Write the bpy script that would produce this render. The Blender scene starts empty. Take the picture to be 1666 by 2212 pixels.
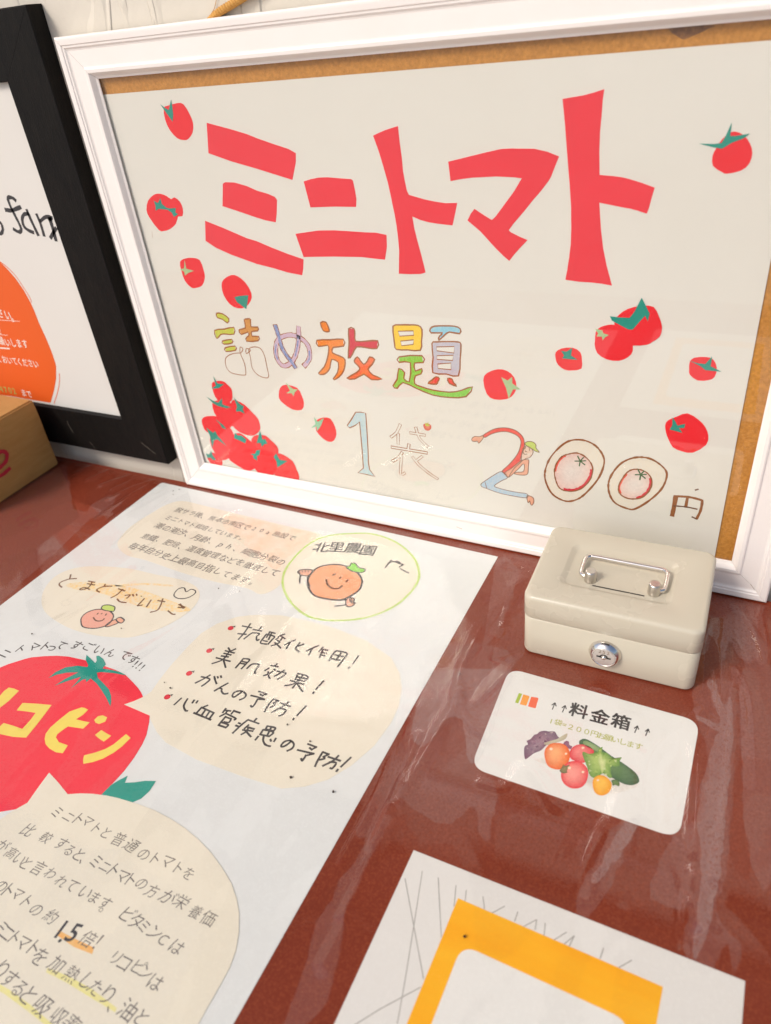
import bpy, bmesh, math, random
from mathutils import Vector, Matrix
from mathutils.geometry import tessellate_polygon
random.seed(7)
SC = bpy.context.scene
COL = SC.collection
# ------------------------------------------------------------------ camera
S = 0.7                                     # metres per calibration unit (frame is 0.70 m wide)
RW = ((0.8956330613574072, 0.4341299309376636, -0.0968123053522558),
      (0.17631993061995185, -0.5463495514888163, -0.8187877928096784),
      (-0.40835364755287096, 0.7162634785133393, -0.5658744806741481))
CAM = Vector((0.64489235, -0.60503884, 0.49827698))
FPX = 1582.232
cd = bpy.data.cameras.new('camera'); cam = bpy.data.objects.new('camera', cd); COL.objects.link(cam)
m = Matrix.Identity(4)
for i in range(3):
    m[i][0] = RW[0][i]; m[i][1] = -RW[1][i]; m[i][2] = -RW[2][i]; m[i][3] = CAM[i]
cam.matrix_world = m
cd.sensor_fit = 'HORIZONTAL'; cd.sensor_width = 36.0; cd.lens = FPX / 1666 * 36
cd.clip_start = 0.01; cd.clip_end = 500
cd.dof.use_dof = True; cd.dof.focus_distance = 0.70; cd.dof.aperture_fstop = 8.0
SC.camera = cam
# ------------------------------------------------------------------ light
w = bpy.data.worlds.new("World"); SC.world = w; w.use_nodes = True
nt = w.node_tree; bg = nt.nodes['Background']
sky = nt.nodes.new('ShaderNodeTexSky'); sky.sky_type = 'NISHITA'; sky.sun_disc = False
SUN_DIR = Vector((-0.42, -0.66, 0.76)).normalized()      # towards the sun
sky.sun_elevation = math.asin(SUN_DIR.z); sky.sun_rotation = math.atan2(SUN_DIR.x, SUN_DIR.y)
sky.air_density = 1.0; sky.dust_density = 3.0; sky.ozone_density = 1.0
nt.links.new(sky.outputs[0], bg.inputs[0]); bg.inputs[1].default_value = 0.10
sd = bpy.data.lights.new('sun', 'SUN'); so = bpy.data.objects.new('sun', sd); COL.objects.link(so)
sd.energy = 1.45; sd.angle = math.radians(16); sd.color = (1.0, 0.93, 0.86)
so.rotation_euler = SUN_DIR.to_track_quat('Z', 'Y').to_euler(); so.location = (0, -2, 3)
SC.view_settings.view_transform = 'Standard'; SC.view_settings.look = 'None'
SC.view_settings.exposure = 0.55; SC.view_settings.gamma = 1.0
SC.cycles.max_bounces = 10; SC.cycles.transparent_max_bounces = 16
# ------------------------------------------------------------------ picture crops -> points on planes of the place
OFF = {'D': (0, 0, 1), 'c00': (0, 0, 3), 'c10': (555.3, 0, 3), 'c20': (1110.7, 0, 3),
       'c01': (0, 737.6, 3), 'c11': (555.3, 737.6, 3), 'c21': (1110.7, 737.6, 3),
       'c02': (0, 1475.1, 3), 'c12': (555.3, 1475.1, 3), 'c22': (1110.7, 1475.1, 3),
       'k4': (325.4, 1301.6, 3), 'k5': (433.9, 650.8, 2.7927), 'k6': (976.2, 867.7, 2.7927),
       'k7': (423.0, 786.4, 6.1439), 'kc': (1057.5, 1437.2, 3.4133), 'kt': (0, 1355.8, 4.3885),
       'kl': (0, 379.6, 3.8845), 'kd': (81.35, 1193.1, 4.0959), 'km': (1003.3, 894.8, 8.777),
       'kb': (1220.2, 1128.1, 4.726), 'h1': (498.9, 1328.7, 5.585), 'h2': (406.7, 1388.4, 5.12), 'h3': (357.9, 1486.0, 3.84)}
def D(s, key=None):
    "'c00 1,2 3,4 c10 5,6' -> list of picture points"
    out = []
    for t in s.split():
        if ',' in t:
            x, y = t.split(','); o = OFF[key]; out.append((o[0] + float(x) / o[2], o[1] + float(y) / o[2]))
        else: key = t
    return out
def ray(x, y):
    v = (x - 833.0, y - 1106.0, FPX)
    return Vector([sum(RW[k][i] * v[k] for k in range(3)) for i in range(3)])
class Plane:
    "axis-aligned plane of the place with its own 2D coordinates (u, v)"
    def __init__(s, axis, c): s.a, s.c = axis, c
    def uv(s, x, y):
        d = ray(x, y); t = (s.c - CAM[s.a]) / d[s.a]; P = CAM + d * t
        return s.flat(P)
    def flat(s, P):
        return {2: (P[0], P[1]), 1: (P[0], P[2]), 0: (P[1], P[2])}[s.a]
    def p3(s, u, v, h=0.0):           # h = height above the plane on the visible side
        if s.a == 2: return (u, v, s.c + h)
        if s.a == 1: return (u, s.c - h, v)
        return (s.c + h, u, v)
    def up(s, h): 
        return Plane(s.a, s.c + (h if s.a != 1 else -h))
    def T(s, txt, key=None): return [s.uv(*q) for q in D(txt, key)]
def spline(pts, closed=False, n=5):
    P = [Vector(p) for p in pts]; N = len(P)
    if N < 3: return pts
    out = []
    for i in range(N if closed else N - 1):
        if closed: a, b, c, d = P[i - 1], P[i], P[(i + 1) % N], P[(i + 2) % N]
        else: a, b, c, d = P[max(i - 1, 0)], P[i], P[i + 1], P[min(i + 2, N - 1)]
        for k in range(n):
            t = k / n
            out.append(tuple(0.5 * ((2 * b) + (c - a) * t + (2 * a - 5 * b + 4 * c - d) * t * t + (3 * b - a - 3 * c + d) * t ** 3)))
    if not closed: out.append(tuple(P[-1]))
    return out
# ------------------------------------------------------------------ objects
def root_of(o):
    loc = Vector((0, 0, 0))
    while o is not None: loc += o.location; o = o.parent
    return loc
def obj(name, verts, faces, mat, parent=None, smooth=False, loc=None, cols=None, kind=None):
    base = root_of(parent) if parent else Vector(loc or (0, 0, 0))
    if parent is None and loc is None and verts:
        xs = [v[0] for v in verts]; ys = [v[1] for v in verts]; zs = [v[2] for v in verts]
        base = Vector(((min(xs) + max(xs)) / 2, (min(ys) + max(ys)) / 2, min(zs)))
    me = bpy.data.meshes.new(name)
    me.from_pydata([tuple(Vector(v) - base) for v in verts], [], faces)
    if smooth: me.polygons.foreach_set('use_smooth', [True] * len(me.polygons))
    if cols:
        at = me.color_attributes.new('Col', 'FLOAT_COLOR', 'POINT')
        at.data.foreach_set('color', [c for v in cols for c in (v[0], v[1], v[2], 1.0)])
    me.materials.append(mat)
    bm = bmesh.new(); bm.from_mesh(me); bmesh.ops.recalc_face_normals(bm, faces=bm.faces) if kind != 'sheet' else None; bm.to_mesh(me); bm.free()
    o = bpy.data.objects.new(name, me); COL.objects.link(o)
    if parent: o.parent = parent
    else: o.location = base
    return o
def tag(o, label=None, cat=None, group=None, kind=None):
    if label: o['label'] = label
    if cat: o['category'] = cat
    if group: o['group'] = group
    if kind: o['kind'] = kind
    return o
def thing(name, label, cat, loc, group=None):
    o = bpy.data.objects.new(name, None); COL.objects.link(o); o.location = loc; o.empty_display_size = .02
    return tag(o, label, cat, group)
def poly_geo(pl, pts, top, bot=None, V=None, F=None):
    V = [] if V is None else V; F = [] if F is None else F
    tri = tessellate_polygon([[Vector((p[0], p[1], 0)) for p in pts]])
    b = len(V); n = len(pts)
    V += [pl.p3(p[0], p[1], top) for p in pts]
    F += [tuple(b + i for i in t) for t in tri]
    if bot is not None:
        V += [pl.p3(p[0], p[1], bot) for p in pts]
        F += [(b + i, b + (i + 1) % n, b + n + (i + 1) % n, b + n + i) for i in range(n)]
    return V, F
def paper(name, pl, pts, top, thick, mat, parent=None, curve=0, label=None):
    if curve: pts = spline(pts, True, curve)
    V, F = poly_geo(pl, pts, top, top - thick)
    o = obj(name, V, F, mat, parent)
    if label: o['label'] = label
    return o
def ribbon_geo(pl, pts, wd, h, V, F, closed=False, wob=0.12, cap=True):
    n = len(pts)
    if n < 2: return
    b = len(V); ws = wd if isinstance(wd, (list, tuple)) else None
    L = []
    for i, p in enumerate(pts):
        a = pts[i - 1] if (i > 0 or closed) else p
        c = pts[(i + 1) % n] if (i < n - 1 or closed) else p
        t = Vector((c[0] - a[0], c[1] - a[1])); t = t.normalized() if t.length > 0 else Vector((1, 0))
        x = (ws[0] + (ws[1] - ws[0]) * i / (n - 1)) if ws else wd
        x *= 0.5 * (1 + random.uniform(-wob, wob))
        nx, ny = -t.y * x, t.x * x
        e = 0
        if cap and not closed and i in (0, n - 1): e = x * (.6 if i else -.6)
        q = (p[0] + t.x * e, p[1] + t.y * e)
        V.append(pl.p3(q[0] + nx, q[1] + ny, h)); V.append(pl.p3(q[0] - nx, q[1] - ny, h))
    for i in range(n if closed else n - 1):
        j = (i + 1) % n
        F.append((b + 2 * i, b + 2 * i + 1, b + 2 * j + 1, b + 2 * j))
def strokes(name, pl, lst, wd, h, mat, parent, closed=False, curve=4, key=None, label=None):
    for k, s in enumerate(lst):
        V, F = [], []
        pts = pl.T(s, key) if isinstance(s, str) else s
        if curve: pts = spline(pts, closed, curve)
        ribbon_geo(pl, pts, wd, h + k * 4e-7, V, F, closed)
        o = obj(name, V, F, mat, parent)
        if label: o['label'] = label
    return o
def fills(name, pl, lst, h, mat, parent, curve=0, key=None):
    for s in lst:
        V, F = [], []
        pts = pl.T(s, key) if isinstance(s, str) else s
        if curve: pts = spline(pts, True, curve)
        poly_geo(pl, pts, h, None, V, F)
        o = obj(name, V, F, mat, parent)
    return o
def blob(name, pl, s, h, cc, ec, parent, key=None, curve=4, centre=None, mat=None):
    pts = spline(pl.T(s, key), True, curve) if isinstance(s, str) else s
    n = len(pts); c = pl.uv(*D(centre)[0]) if centre else (sum(p[0] for p in pts) / n, sum(p[1] for p in pts) / n)
    V = [pl.p3(c[0], c[1], h)]; K = [cc]; F = []
    for r in (.4, .75, 1.0):
        t = {.4: .18, .75: .6, 1.0: 1}[r]
        for p in pts:
            V.append(pl.p3(c[0] + (p[0] - c[0]) * r, c[1] + (p[1] - c[1]) * r, h))
            K.append(tuple(cc[i] + (ec[i] - cc[i]) * t for i in range(3)))
    for i in range(n):
        j = (i + 1) % n
        F.append((0, 1 + i, 1 + j))
        for r in (0, 1): F.append((1 + r * n + i, 1 + (r + 1) * n + i, 1 + (r + 1) * n + j, 1 + r * n + j))
    return obj(name, V, F, mat or M_PRINT, parent, cols=K)
# ------------------------------------------------------------------ glyphs (built-in font only)
_G = {}
def glyph(ch, wt):
    k = (ch, wt)
    if k not in _G:
        c = bpy.data.curves.new('glyph', 'FONT'); c.body = ch; c.resolution_u = 3; c.offset = wt
        o = bpy.data.objects.new('glyph', c); COL.objects.link(o)
        me = o.evaluated_get(bpy.context.evaluated_depsgraph_get()).to_mesh()
        _G[k] = ([(v.co.x, v.co.y) for v in me.vertices], [tuple(p.vertices) for p in me.polygons])
        bpy.data.objects.remove(o); bpy.data.curves.remove(c)
    return _G[k]
def write(name, pl, items, size, h, mat, parent, wt=-0.008, ang=0.0, jit=1.0, sq=1.0, shear=0.0):
    "items: [(char, u, v)] centres on the plane; glyphs stand along ang"
    V, F = [], []
    bold = max(0, wt)                      # heavier pens: the glyph laid down again around itself
    for k, (ch, u, v) in enumerate(items):
        gv, gf = glyph(ch, min(wt, 0))
        adv = 1.0 if ord(ch) > 0x2000 else 0.55
        a = ang + random.uniform(-.05, .05) * jit; s = size * (1 + random.uniform(-.07, .07) * jit)
        u += random.uniform(-.03, .03) * size * jit; v += random.uniform(-.04, .04) * size * jit
        sh = shear + random.uniform(-.06, .06) * jit
        for c_, (ox_, oy_) in enumerate(((0, 0), (bold, bold), (-bold, bold), (bold, -bold), (-bold, -bold)) if bold else ((0, 0),)):
            b = len(V)
            for (x, y) in gv:
                x = (x - adv / 2) * sq + ox_; y = y - 0.36 + oy_; x += y * sh
                x, y = x * s, y * s
                V.append(pl.p3(u + x * math.cos(a) - y * math.sin(a), v + x * math.sin(a) + y * math.cos(a), h + k * 3e-7 + c_ * 1.5e-6))
            F += [tuple(b + i for i in f) for f in gf]
    return obj(name, V, F, mat, parent)
def write_line(name, pl, txt, A, B, h, mat, parent, size=None, k=0.92, **kw):
    a = pl.uv(*D(A)[0]); b = pl.uv(*D(B)[0]); n = len(txt)
    L = math.hypot(b[0] - a[0], b[1] - a[1]); ang = math.atan2(b[1] - a[1], b[0] - a[0])
    it = [(c, a[0] + (b[0] - a[0]) * i / (n - 1), a[1] + (b[1] - a[1]) * i / (n - 1)) for i, c in enumerate(txt)]
    return write(name, pl, it, size or L / (n - 1) * k, h, mat, parent, ang=ang, **kw)
def write_at(name, pl, txt, s, size, h, mat, parent, key=None, line=True, **kw):
    q = pl.T(s, key); assert len(q) == len(txt), (txt, len(q), len(txt))
    ang = math.atan2(q[-1][1] - q[0][1], q[-1][0] - q[0][0]) if line else kw.pop('a', 0)
    return write(name, pl, [(c, *p) for c, p in zip(txt, q)], size, h, mat, parent, ang=ang, **kw)
# ------------------------------------------------------------------ materials
def mat(name, col, rough=.6, noise=None, bump=None, spec=.5, metal=0, coat=0, stretch=None):
    """noise=(scale, amount, colour2); bump=(scale, distance, detail)"""
    m = bpy.data.materials.new(name); m.use_nodes = True; N = m.node_tree.nodes; L = m.node_tree.links
    b = N['Principled BSDF']; b.inputs['Base Color'].default_value = (*col, 1); b.inputs['Roughness'].default_value = rough
    b.inputs['Specular IOR Level'].default_value = spec; b.inputs['Metallic'].default_value = metal; b.inputs['Coat Weight'].default_value = coat
    tc = N.new('ShaderNodeNewGeometry'); vec = tc.outputs['Position']
    if stretch:
        mp = N.new('ShaderNodeMapping'); mp.inputs['Scale'].default_value = stretch[:3]; mp.inputs['Rotation'].default_value = stretch[3] if len(stretch) > 3 else (0, 0, 0)
        L.new(vec, mp.inputs['Vector']); vec = mp.outputs[0]
    if noise:
        t = N.new('ShaderNodeTexNoise'); t.inputs['Scale'].default_value = noise[0]; t.inputs['Detail'].default_value = 6; t.inputs['Roughness'].default_value = .6
        L.new(vec, t.inputs['Vector'])
        r = N.new('ShaderNodeMapRange'); r.inputs[1].default_value = .35; r.inputs[2].default_value = .68; r.inputs[3].default_value = 0; r.inputs[4].default_value = noise[1]
        L.new(t.outputs[0], r.inputs[0])
        x = N.new('ShaderNodeMix'); x.data_type = 'RGBA'; x.inputs[6].default_value = (*col, 1); x.inputs[7].default_value = (*noise[2], 1)
        L.new(r.outputs[0], x.inputs[0]); L.new(x.outputs[2], b.inputs['Base Color'])
    if bump:
        t = N.new('ShaderNodeTexNoise'); t.inputs['Scale'].default_value = bump[0]; t.inputs['Detail'].default_value = bump[2] if len(bump) > 2 else 4
        L.new(vec, t.inputs['Vector'])
        u = N.new('ShaderNodeBump'); u.inputs['Distance'].default_value = bump[1]; u.inputs['Strength'].default_value = 1
        L.new(t.outputs[0], u.inputs['Height']); L.new(u.outputs[0], b.inputs['Normal'])
    return m
M_FPAPER = mat('framed_poster_paper', (.785, .795, .765), .75, (5, .7, (.755, .76, .72)), (900, .00004))
M_TPAPER = mat('table_poster_paper', (.735, .765, .76), .7, (160, .3, (.68, .70, .69)), (700, .00006))
M_CREAM = mat('cream_paper', (.79, .75, .63), .75, (260, .35, (.76, .705, .57)), (700, .00006))
M_RED = mat('red_paper', (.86, .004, .018), .7, (40, .3, (.80, .003, .014)))
M_LETTER = mat('coral_red_paper', (.86, .026, .052), .7, (12, .6, (.80, .020, .040)))
M_BIGRED = mat('red_card', (.86, .030, .060), .7, (60, .4, (.80, .018, .045)))
M_GREEN = mat('dark_green_paper', (.002, .31, .245), .7, (60, .4, (.002, .26, .20)))
M_LGREEN = mat('pale_green_paper', (.32, .58, .30), .7, (300, .8, (.55, .62, .32)))
M_MINT = mat('mint_paper', (.28, .62, .42), .7)
M_YELLOW = mat('yellow_paper', (.86, .70, .13), .7, (120, .4, (.80, .62, .10)))
M_FRAME = mat('white_painted_moulding', (.86, .81, .765), .38, (25, .35, (.81, .75, .69)), (300, .00010))
M_MDF = mat('fibreboard', (.64, .30, .055), .85, (420, .8, (.42, .18, .025)), (900, .0002))
M_BLACK = mat('black_stained_wood', (.0060, .0052, .0050), .55, (60, .6, (.0125, .0105, .0085)), (300, .0004), stretch=(3, 3, .6), spec=.12)
M_WALL = mat('trowelled_plaster', (.66, .61, .52), .85)
M_BOX = mat('beige_enamel', (.54, .495, .39), .27, (3, .3, (.52, .475, .37)), (2200, .000035, 2))
def grime():
    N = M_BOX.node_tree.nodes; L = M_BOX.node_tree.links; b = N['Principled BSDF']; src = b.inputs['Base Color'].links[0].from_socket
    g = N.new('ShaderNodeNewGeometry'); a = N.new('ShaderNodeTexNoise'); a.inputs['Scale'].default_value = 1100; a.inputs['Detail'].default_value = 2; L.new(g.outputs['Position'], a.inputs[0])
    c = N.new('ShaderNodeTexNoise'); c.inputs['Scale'].default_value = 22; c.inputs['Detail'].default_value = 3; L.new(g.outputs['Position'], c.inputs[0])
    m = N.new('ShaderNodeMath'); m.operation = 'MULTIPLY'; L.new(a.outputs[0], m.inputs[0]); L.new(c.outputs[0], m.inputs[1])
    r = N.new('ShaderNodeMapRange'); r.inputs[1].default_value = .43; r.inputs[2].default_value = .46; r.inputs[4].default_value = .4; L.new(m.outputs[0], r.inputs[0])
    x = N.new('ShaderNodeMix'); x.data_type = 'RGBA'; x.inputs[7].default_value = (.20, .16, .11, 1); L.new(r.outputs[0], x.inputs[0]); L.new(src, x.inputs[6]); L.new(x.outputs[2], b.inputs['Base Color'])
    q = N.new('ShaderNodeMapRange'); q.inputs[1].default_value = .3; q.inputs[2].default_value = .7; q.inputs[3].default_value = .26; q.inputs[4].default_value = .28; L.new(c.outputs[0], q.inputs[0]); L.new(q.outputs[0], b.inputs['Roughness'])
grime()
M_CHROME = mat('chrome', (.78, .74, .70), .14, metal=1)
M_STEEL = mat('brushed_steel', (.66, .62, .57), .3, metal=1, noise=(900, .5, (.5, .47, .43)))
M_DARK = mat('dark_slot', (.02, .018, .015), .6)
M_INK = mat('grey_marker', (.042, .038, .040), .65, (900, .4, (.10, .09, .09)))
M_PENCIL = mat('grey_pencil', (.11, .095, .09), .7, (1500, .6, (.27, .24, .21)))
M_BLACKINK = mat('black_print', (.035, .033, .035), .6)
M_BROWNINK = mat('brown_felt_pen', (.33, .115, .025), .7, (1200, .7, (.20, .05, .012)))
M_OUT = mat('brown_pencil_outline', (.40, .15, .035), .7, (1300, .8, (.25, .07, .012)))
M_DKBROWN = mat('dark_brown_pen', (.15, .06, .03), .7)
M_WHITEPR = mat('white_print', (.82, .78, .70), .6)
M_OLIVE = mat('olive_print', (.42, .44, .10), .6)
M_ORANGE = mat('orange_print', (.74, .10, .006), .55, (7, .5, (.74, .115, .01)))
M_AMBER = mat('amber_print', (.90, .40, .006), .55, (9, .8, (.92, .50, .02)), stretch=(1, 5, 1))
M_CARD = mat('card_white', (.77, .775, .75), .6, (500, .3, (.72, .715, .68)), (700, .00004))
M_CARDB = mat('cardboard', (.47, .255, .075), .85, (30, .7, (.40, .20, .05)), (260, .0003), stretch=(1, 1, 6))
M_CRIM = mat('crimson_print', (.45, .012, .03), .7)
M_GROUND = mat('concrete_ground', (.50, .47, .43), .9, (3, .6, (.42, .39, .35)), (60, .002))
M_STRAW = mat('raffia', (.62, .33, .075), .7, (400, .7, (.45, .20, .035)))
M_DIRT = mat('dirt', (.03, .015, .01), .8)
def pencil(name, c, c2, amt=.9, sc=1100):
    return mat(name, c, .75, (sc, amt, c2), stretch=(1, 1, .35, (0, .6, 0)))
PAP = (.785, .795, .765)
P = dict(yg=pencil('crayon_yellow_green', (.45, .62, .06), (.74, .66, .10)), orb=pencil('crayon_ochre', (.62, .27, .05), (.70, .40, .12)),
         blue=pencil('crayon_blue', (.08, .22, .55), (.55, .52, .70)), lav=pencil('crayon_lavender', (.70, .50, .62), (.55, .48, .66)),
         org=pencil('crayon_orange', (.86, .20, .01), (.88, .33, .02)), crim=pencil('crayon_crimson', (.62, .01, .04), (.72, .04, .07)),
         ored=pencil('crayon_orange_red', (.86, .12, .03), (.88, .24, .07)), yel=pencil('crayon_yellow', (.92, .60, .01), (.92, .70, .05)),
         grn=pencil('crayon_green', (.18, .60, .04), (.34, .70, .12)), sky=pencil('crayon_sky', (.22, .60, .82), (.42, .70, .80)),
         lilac=pencil('crayon_lilac', (.50, .52, .66), (.62, .60, .66)), red=pencil('crayon_red', (.80, .04, .04), (.84, .16, .11)),
         lblue=pencil('crayon_light_blue', (.44, .68, .80), (.66, .74, .74)), skin=pencil('crayon_skin', (.76, .52, .38), PAP),
         jean=pencil('crayon_denim', (.36, .58, .78), (.62, .68, .72)), peach=pencil('crayon_peach', (.80, .755, .65), (.785, .785, .74)),
         pink=pencil('crayon_pale_pink', (.74, .60, .56), PAP), lime=pencil('crayon_lime', (.50, .68, .10), (.60, .70, .22)),
         limb=pencil('crayon_coral', (.80, .36, .26), (.80, .52, .34)), face=pencil('crayon_tomato', (.80, .30, .15), (.80, .46, .24)),
         face2=pencil('crayon_rose', (.80, .33, .26), (.80, .50, .38)), glow=pencil('crayon_pale_orange', (.86, .62, .25), (.79, .75, .63), 1.0, 300))
def print_mat():
    m = bpy.data.materials.new('photo_print'); m.use_nodes = True; N = m.node_tree.nodes; L = m.node_tree.links
    a = N.new('ShaderNodeAttribute'); a.attribute_name = 'Col'; b = N['Principled BSDF']; b.inputs['Roughness'].default_value = .6
    g = N.new('ShaderNodeNewGeometry'); t = N.new('ShaderNodeTexNoise'); t.inputs['Scale'].default_value = 350; t.inputs['Detail'].default_value = 5
    L.new(g.outputs['Position'], t.inputs['Vector'])
    r = N.new('ShaderNodeMapRange'); r.inputs[1].default_value = .3; r.inputs[2].default_value = .7; r.inputs[3].default_value = .93; r.inputs[4].default_value = 1.05
    L.new(t.outputs[0], r.inputs[0])
    x = N.new('ShaderNodeVectorMath'); x.operation = 'SCALE'; L.new(a.outputs['Color'], x.inputs[0]); L.new(r.outputs[0], x.inputs['Scale'])
    L.new(x.outputs[0], b.inputs['Base Color']); return m
M_PRINT = print_mat()
def wall_mat():
    m = M_WALL; N = m.node_tree.nodes; L = m.node_tree.links; b = N['Principled BSDF']
    g = N.new('ShaderNodeNewGeometry'); acc = None
    def add(a, sc_):
        nonlocal acc
        q = N.new('ShaderNodeMath'); q.operation = 'MULTIPLY_ADD'; L.new(a, q.inputs[0]); q.inputs[1].default_value = sc_
        if acc is None: q.inputs[2].default_value = 0
        else: L.new(acc, q.inputs[2])
        acc = q.outputs[0]
    for rot, sc_, lo, hi, am in ((.75, 13, .60, .625, .35), (-.45, 10, .62, .64, .30), (1.25, 17, .61, .63, .22)):
        mp = N.new('ShaderNodeMapping'); mp.inputs['Rotation'].default_value = (0, rot, 0); mp.inputs['Scale'].default_value = (1, 1, .22); mp.inputs['Location'].default_value = (rot * 9, 3, sc_)
        L.new(g.outputs['Position'], mp.inputs[0])
        t = N.new('ShaderNodeTexNoise'); t.inputs['Scale'].default_value = sc_; t.inputs['Detail'].default_value = 3; t.inputs['Distortion'].default_value = .8
        L.new(mp.outputs[0], t.inputs[0])
        r = N.new('ShaderNodeMapRange'); r.inputs[1].default_value = lo; r.inputs[2].default_value = hi; L.new(t.outputs[0], r.inputs[0]); add(r.outputs[0], am)
    for sc_, am, de in ((11, .9, 4), (70, .12, 6)):
        t = N.new('ShaderNodeTexNoise'); t.inputs['Scale'].default_value = sc_; t.inputs['Detail'].default_value = de; L.new(g.outputs['Position'], t.inputs[0]); add(t.outputs[0], am)
    u = N.new('ShaderNodeBump'); u.inputs['Distance'].default_value = .0045; L.new(acc, u.inputs['Height']); L.new(u.outputs[0], b.inputs['Normal'])
wall_mat()
def table_mat():
    m = mat('red_brown_lacquer', (.205, .032, .013), .5, (6, .6, (.16, .022, .008)), (1400, .00010, 3), spec=.3)
    N = m.node_tree.nodes; L = m.node_tree.links
    t = N.new('ShaderNodeTexNoise'); t.inputs['Scale'].default_value = 620; t.inputs['Detail'].default_value = 5
    g = N.new('ShaderNodeNewGeometry'); L.new(g.outputs['Position'], t.inputs[0])
    b = N['Principled BSDF']; src = b.inputs['Base Color'].links[0].from_socket
    r = N.new('ShaderNodeMapRange'); r.inputs[1].default_value = .45; r.inputs[2].default_value = .75; r.inputs[4].default_value = .45; L.new(t.outputs[0], r.inputs[0])
    x = N.new('ShaderNodeMix'); x.data_type = 'RGBA'; x.inputs[7].default_value = (.36, .085, .035, 1); L.new(r.outputs[0], x.inputs[0]); L.new(src, x.inputs[6]); L.new(x.outputs[2], b.inputs['Base Color'])
    return m
M_TABLE = table_mat()
def clear(name, ior, rough, film=False):
    m = bpy.data.materials.new(name); m.use_nodes = True; N = m.node_tree.nodes; L = m.node_tree.links
    N.remove(N['Principled BSDF']); out = N['Material Output']
    tr = N.new('ShaderNodeBsdfTransparent'); gl = N.new('ShaderNodeBsdfGlossy'); gl.inputs['Roughness'].default_value = rough
    fr = N.new('ShaderNodeFresnel'); fr.inputs[0].default_value = ior; mx = N.new('ShaderNodeMixShader')
    # same reflectance from both sides of the thin sheet
    gb = N.new('ShaderNodeNewGeometry'); iv = N.new('ShaderNodeMix'); iv.data_type = 'FLOAT'
    iv.inputs[2].default_value = ior; iv.inputs[3].default_value = 1 / ior
    L.new(gb.outputs['Backfacing'], iv.inputs[0]); L.new(iv.outputs[0], fr.inputs[0])
    fac = fr.outputs[0]; tr.inputs[0].default_value = (.985, .975, .955, 1)
    if film:
        g = N.new('ShaderNodeNewGeometry')
        # where the film clings to the wet table it reflects from one face, elsewhere from two and from fine drops
        n = N.new('ShaderNodeTexNoise'); n.inputs['Scale'].default_value = 7; n.inputs['Detail'].default_value = 3; n.inputs['Distortion'].default_value = 1.6
        pm = N.new('ShaderNodeMapping'); pm.inputs['Rotation'].default_value = (0, 0, .55); pm.inputs['Scale'].default_value = (1.9, .75, 1)
        L.new(g.outputs['Position'], pm.inputs[0]); L.new(pm.outputs[0], n.inputs[0])
        r = N.new('ShaderNodeMapRange'); r.inputs[1].default_value = .485; r.inputs[2].default_value = .50; r.inputs[3].default_value = .62; r.inputs[4].default_value = 1.0; L.new(n.outputs[0], r.inputs[0])
        d = N.new('ShaderNodeTexNoise'); d.inputs['Scale'].default_value = 520; d.inputs['Detail'].default_value = 3; L.new(g.outputs['Position'], d.inputs[0])
        q = N.new('ShaderNodeMapRange'); q.inputs[1].default_value = .40; q.inputs[2].default_value = .46; q.inputs[3].default_value = .55; q.inputs[4].default_value = 1; L.new(d.outputs[0], q.inputs[0])
        a = N.new('ShaderNodeMath'); a.operation = 'MULTIPLY'; L.new(r.outputs[0], a.inputs[0]); L.new(q.outputs[0], a.inputs[1])
        c = N.new('ShaderNodeMath'); c.operation = 'MULTIPLY'; L.new(a.outputs[0], c.inputs[0]); L.new(fac, c.inputs[1]); fac = c.outputs[0]
        u = N.new('ShaderNodeBump'); u.inputs['Distance'].default_value = .00002; L.new(d.outputs[0], u.inputs['Height'])
        L.new(u.outputs[0], gl.inputs['Normal'])
    base = tr.outputs[0]
    if film:        # pale scatter paints the frame's reflection; drop zones are condensation broken by clear drops
        at = N.new('ShaderNodeAttribute'); at.attribute_name = 'sheen_drops'; sp = N.new('ShaderNodeSeparateXYZ'); L.new(at.outputs['Vector'], sp.inputs[0])
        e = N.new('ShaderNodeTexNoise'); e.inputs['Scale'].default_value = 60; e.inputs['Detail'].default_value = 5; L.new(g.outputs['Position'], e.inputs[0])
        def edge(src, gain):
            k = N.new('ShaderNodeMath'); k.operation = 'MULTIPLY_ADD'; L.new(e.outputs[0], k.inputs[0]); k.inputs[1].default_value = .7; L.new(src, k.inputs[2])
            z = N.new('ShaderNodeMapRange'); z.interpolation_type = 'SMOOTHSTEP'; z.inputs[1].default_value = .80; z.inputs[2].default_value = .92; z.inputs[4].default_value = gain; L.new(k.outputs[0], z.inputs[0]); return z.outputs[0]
        painted_sheen = edge(sp.outputs[0], .040); drops = edge(sp.outputs[1], .085)
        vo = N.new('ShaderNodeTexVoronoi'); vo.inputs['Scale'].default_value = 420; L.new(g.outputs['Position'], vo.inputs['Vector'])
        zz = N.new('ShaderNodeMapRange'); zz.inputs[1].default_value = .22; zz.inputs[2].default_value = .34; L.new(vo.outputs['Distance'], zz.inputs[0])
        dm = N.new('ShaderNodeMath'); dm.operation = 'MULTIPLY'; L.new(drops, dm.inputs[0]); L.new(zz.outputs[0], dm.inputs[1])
        sm = N.new('ShaderNodeMath'); sm.operation = 'ADD'; L.new(painted_sheen, sm.inputs[0]); L.new(dm.outputs[0], sm.inputs[1])
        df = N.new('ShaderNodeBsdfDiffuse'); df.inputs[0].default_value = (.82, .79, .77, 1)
        m2 = N.new('ShaderNodeMixShader'); L.new(sm.outputs[0], m2.inputs[0]); L.new(base, m2.inputs[1]); L.new(df.outputs[0], m2.inputs[2]); base = m2.outputs[0]
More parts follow.
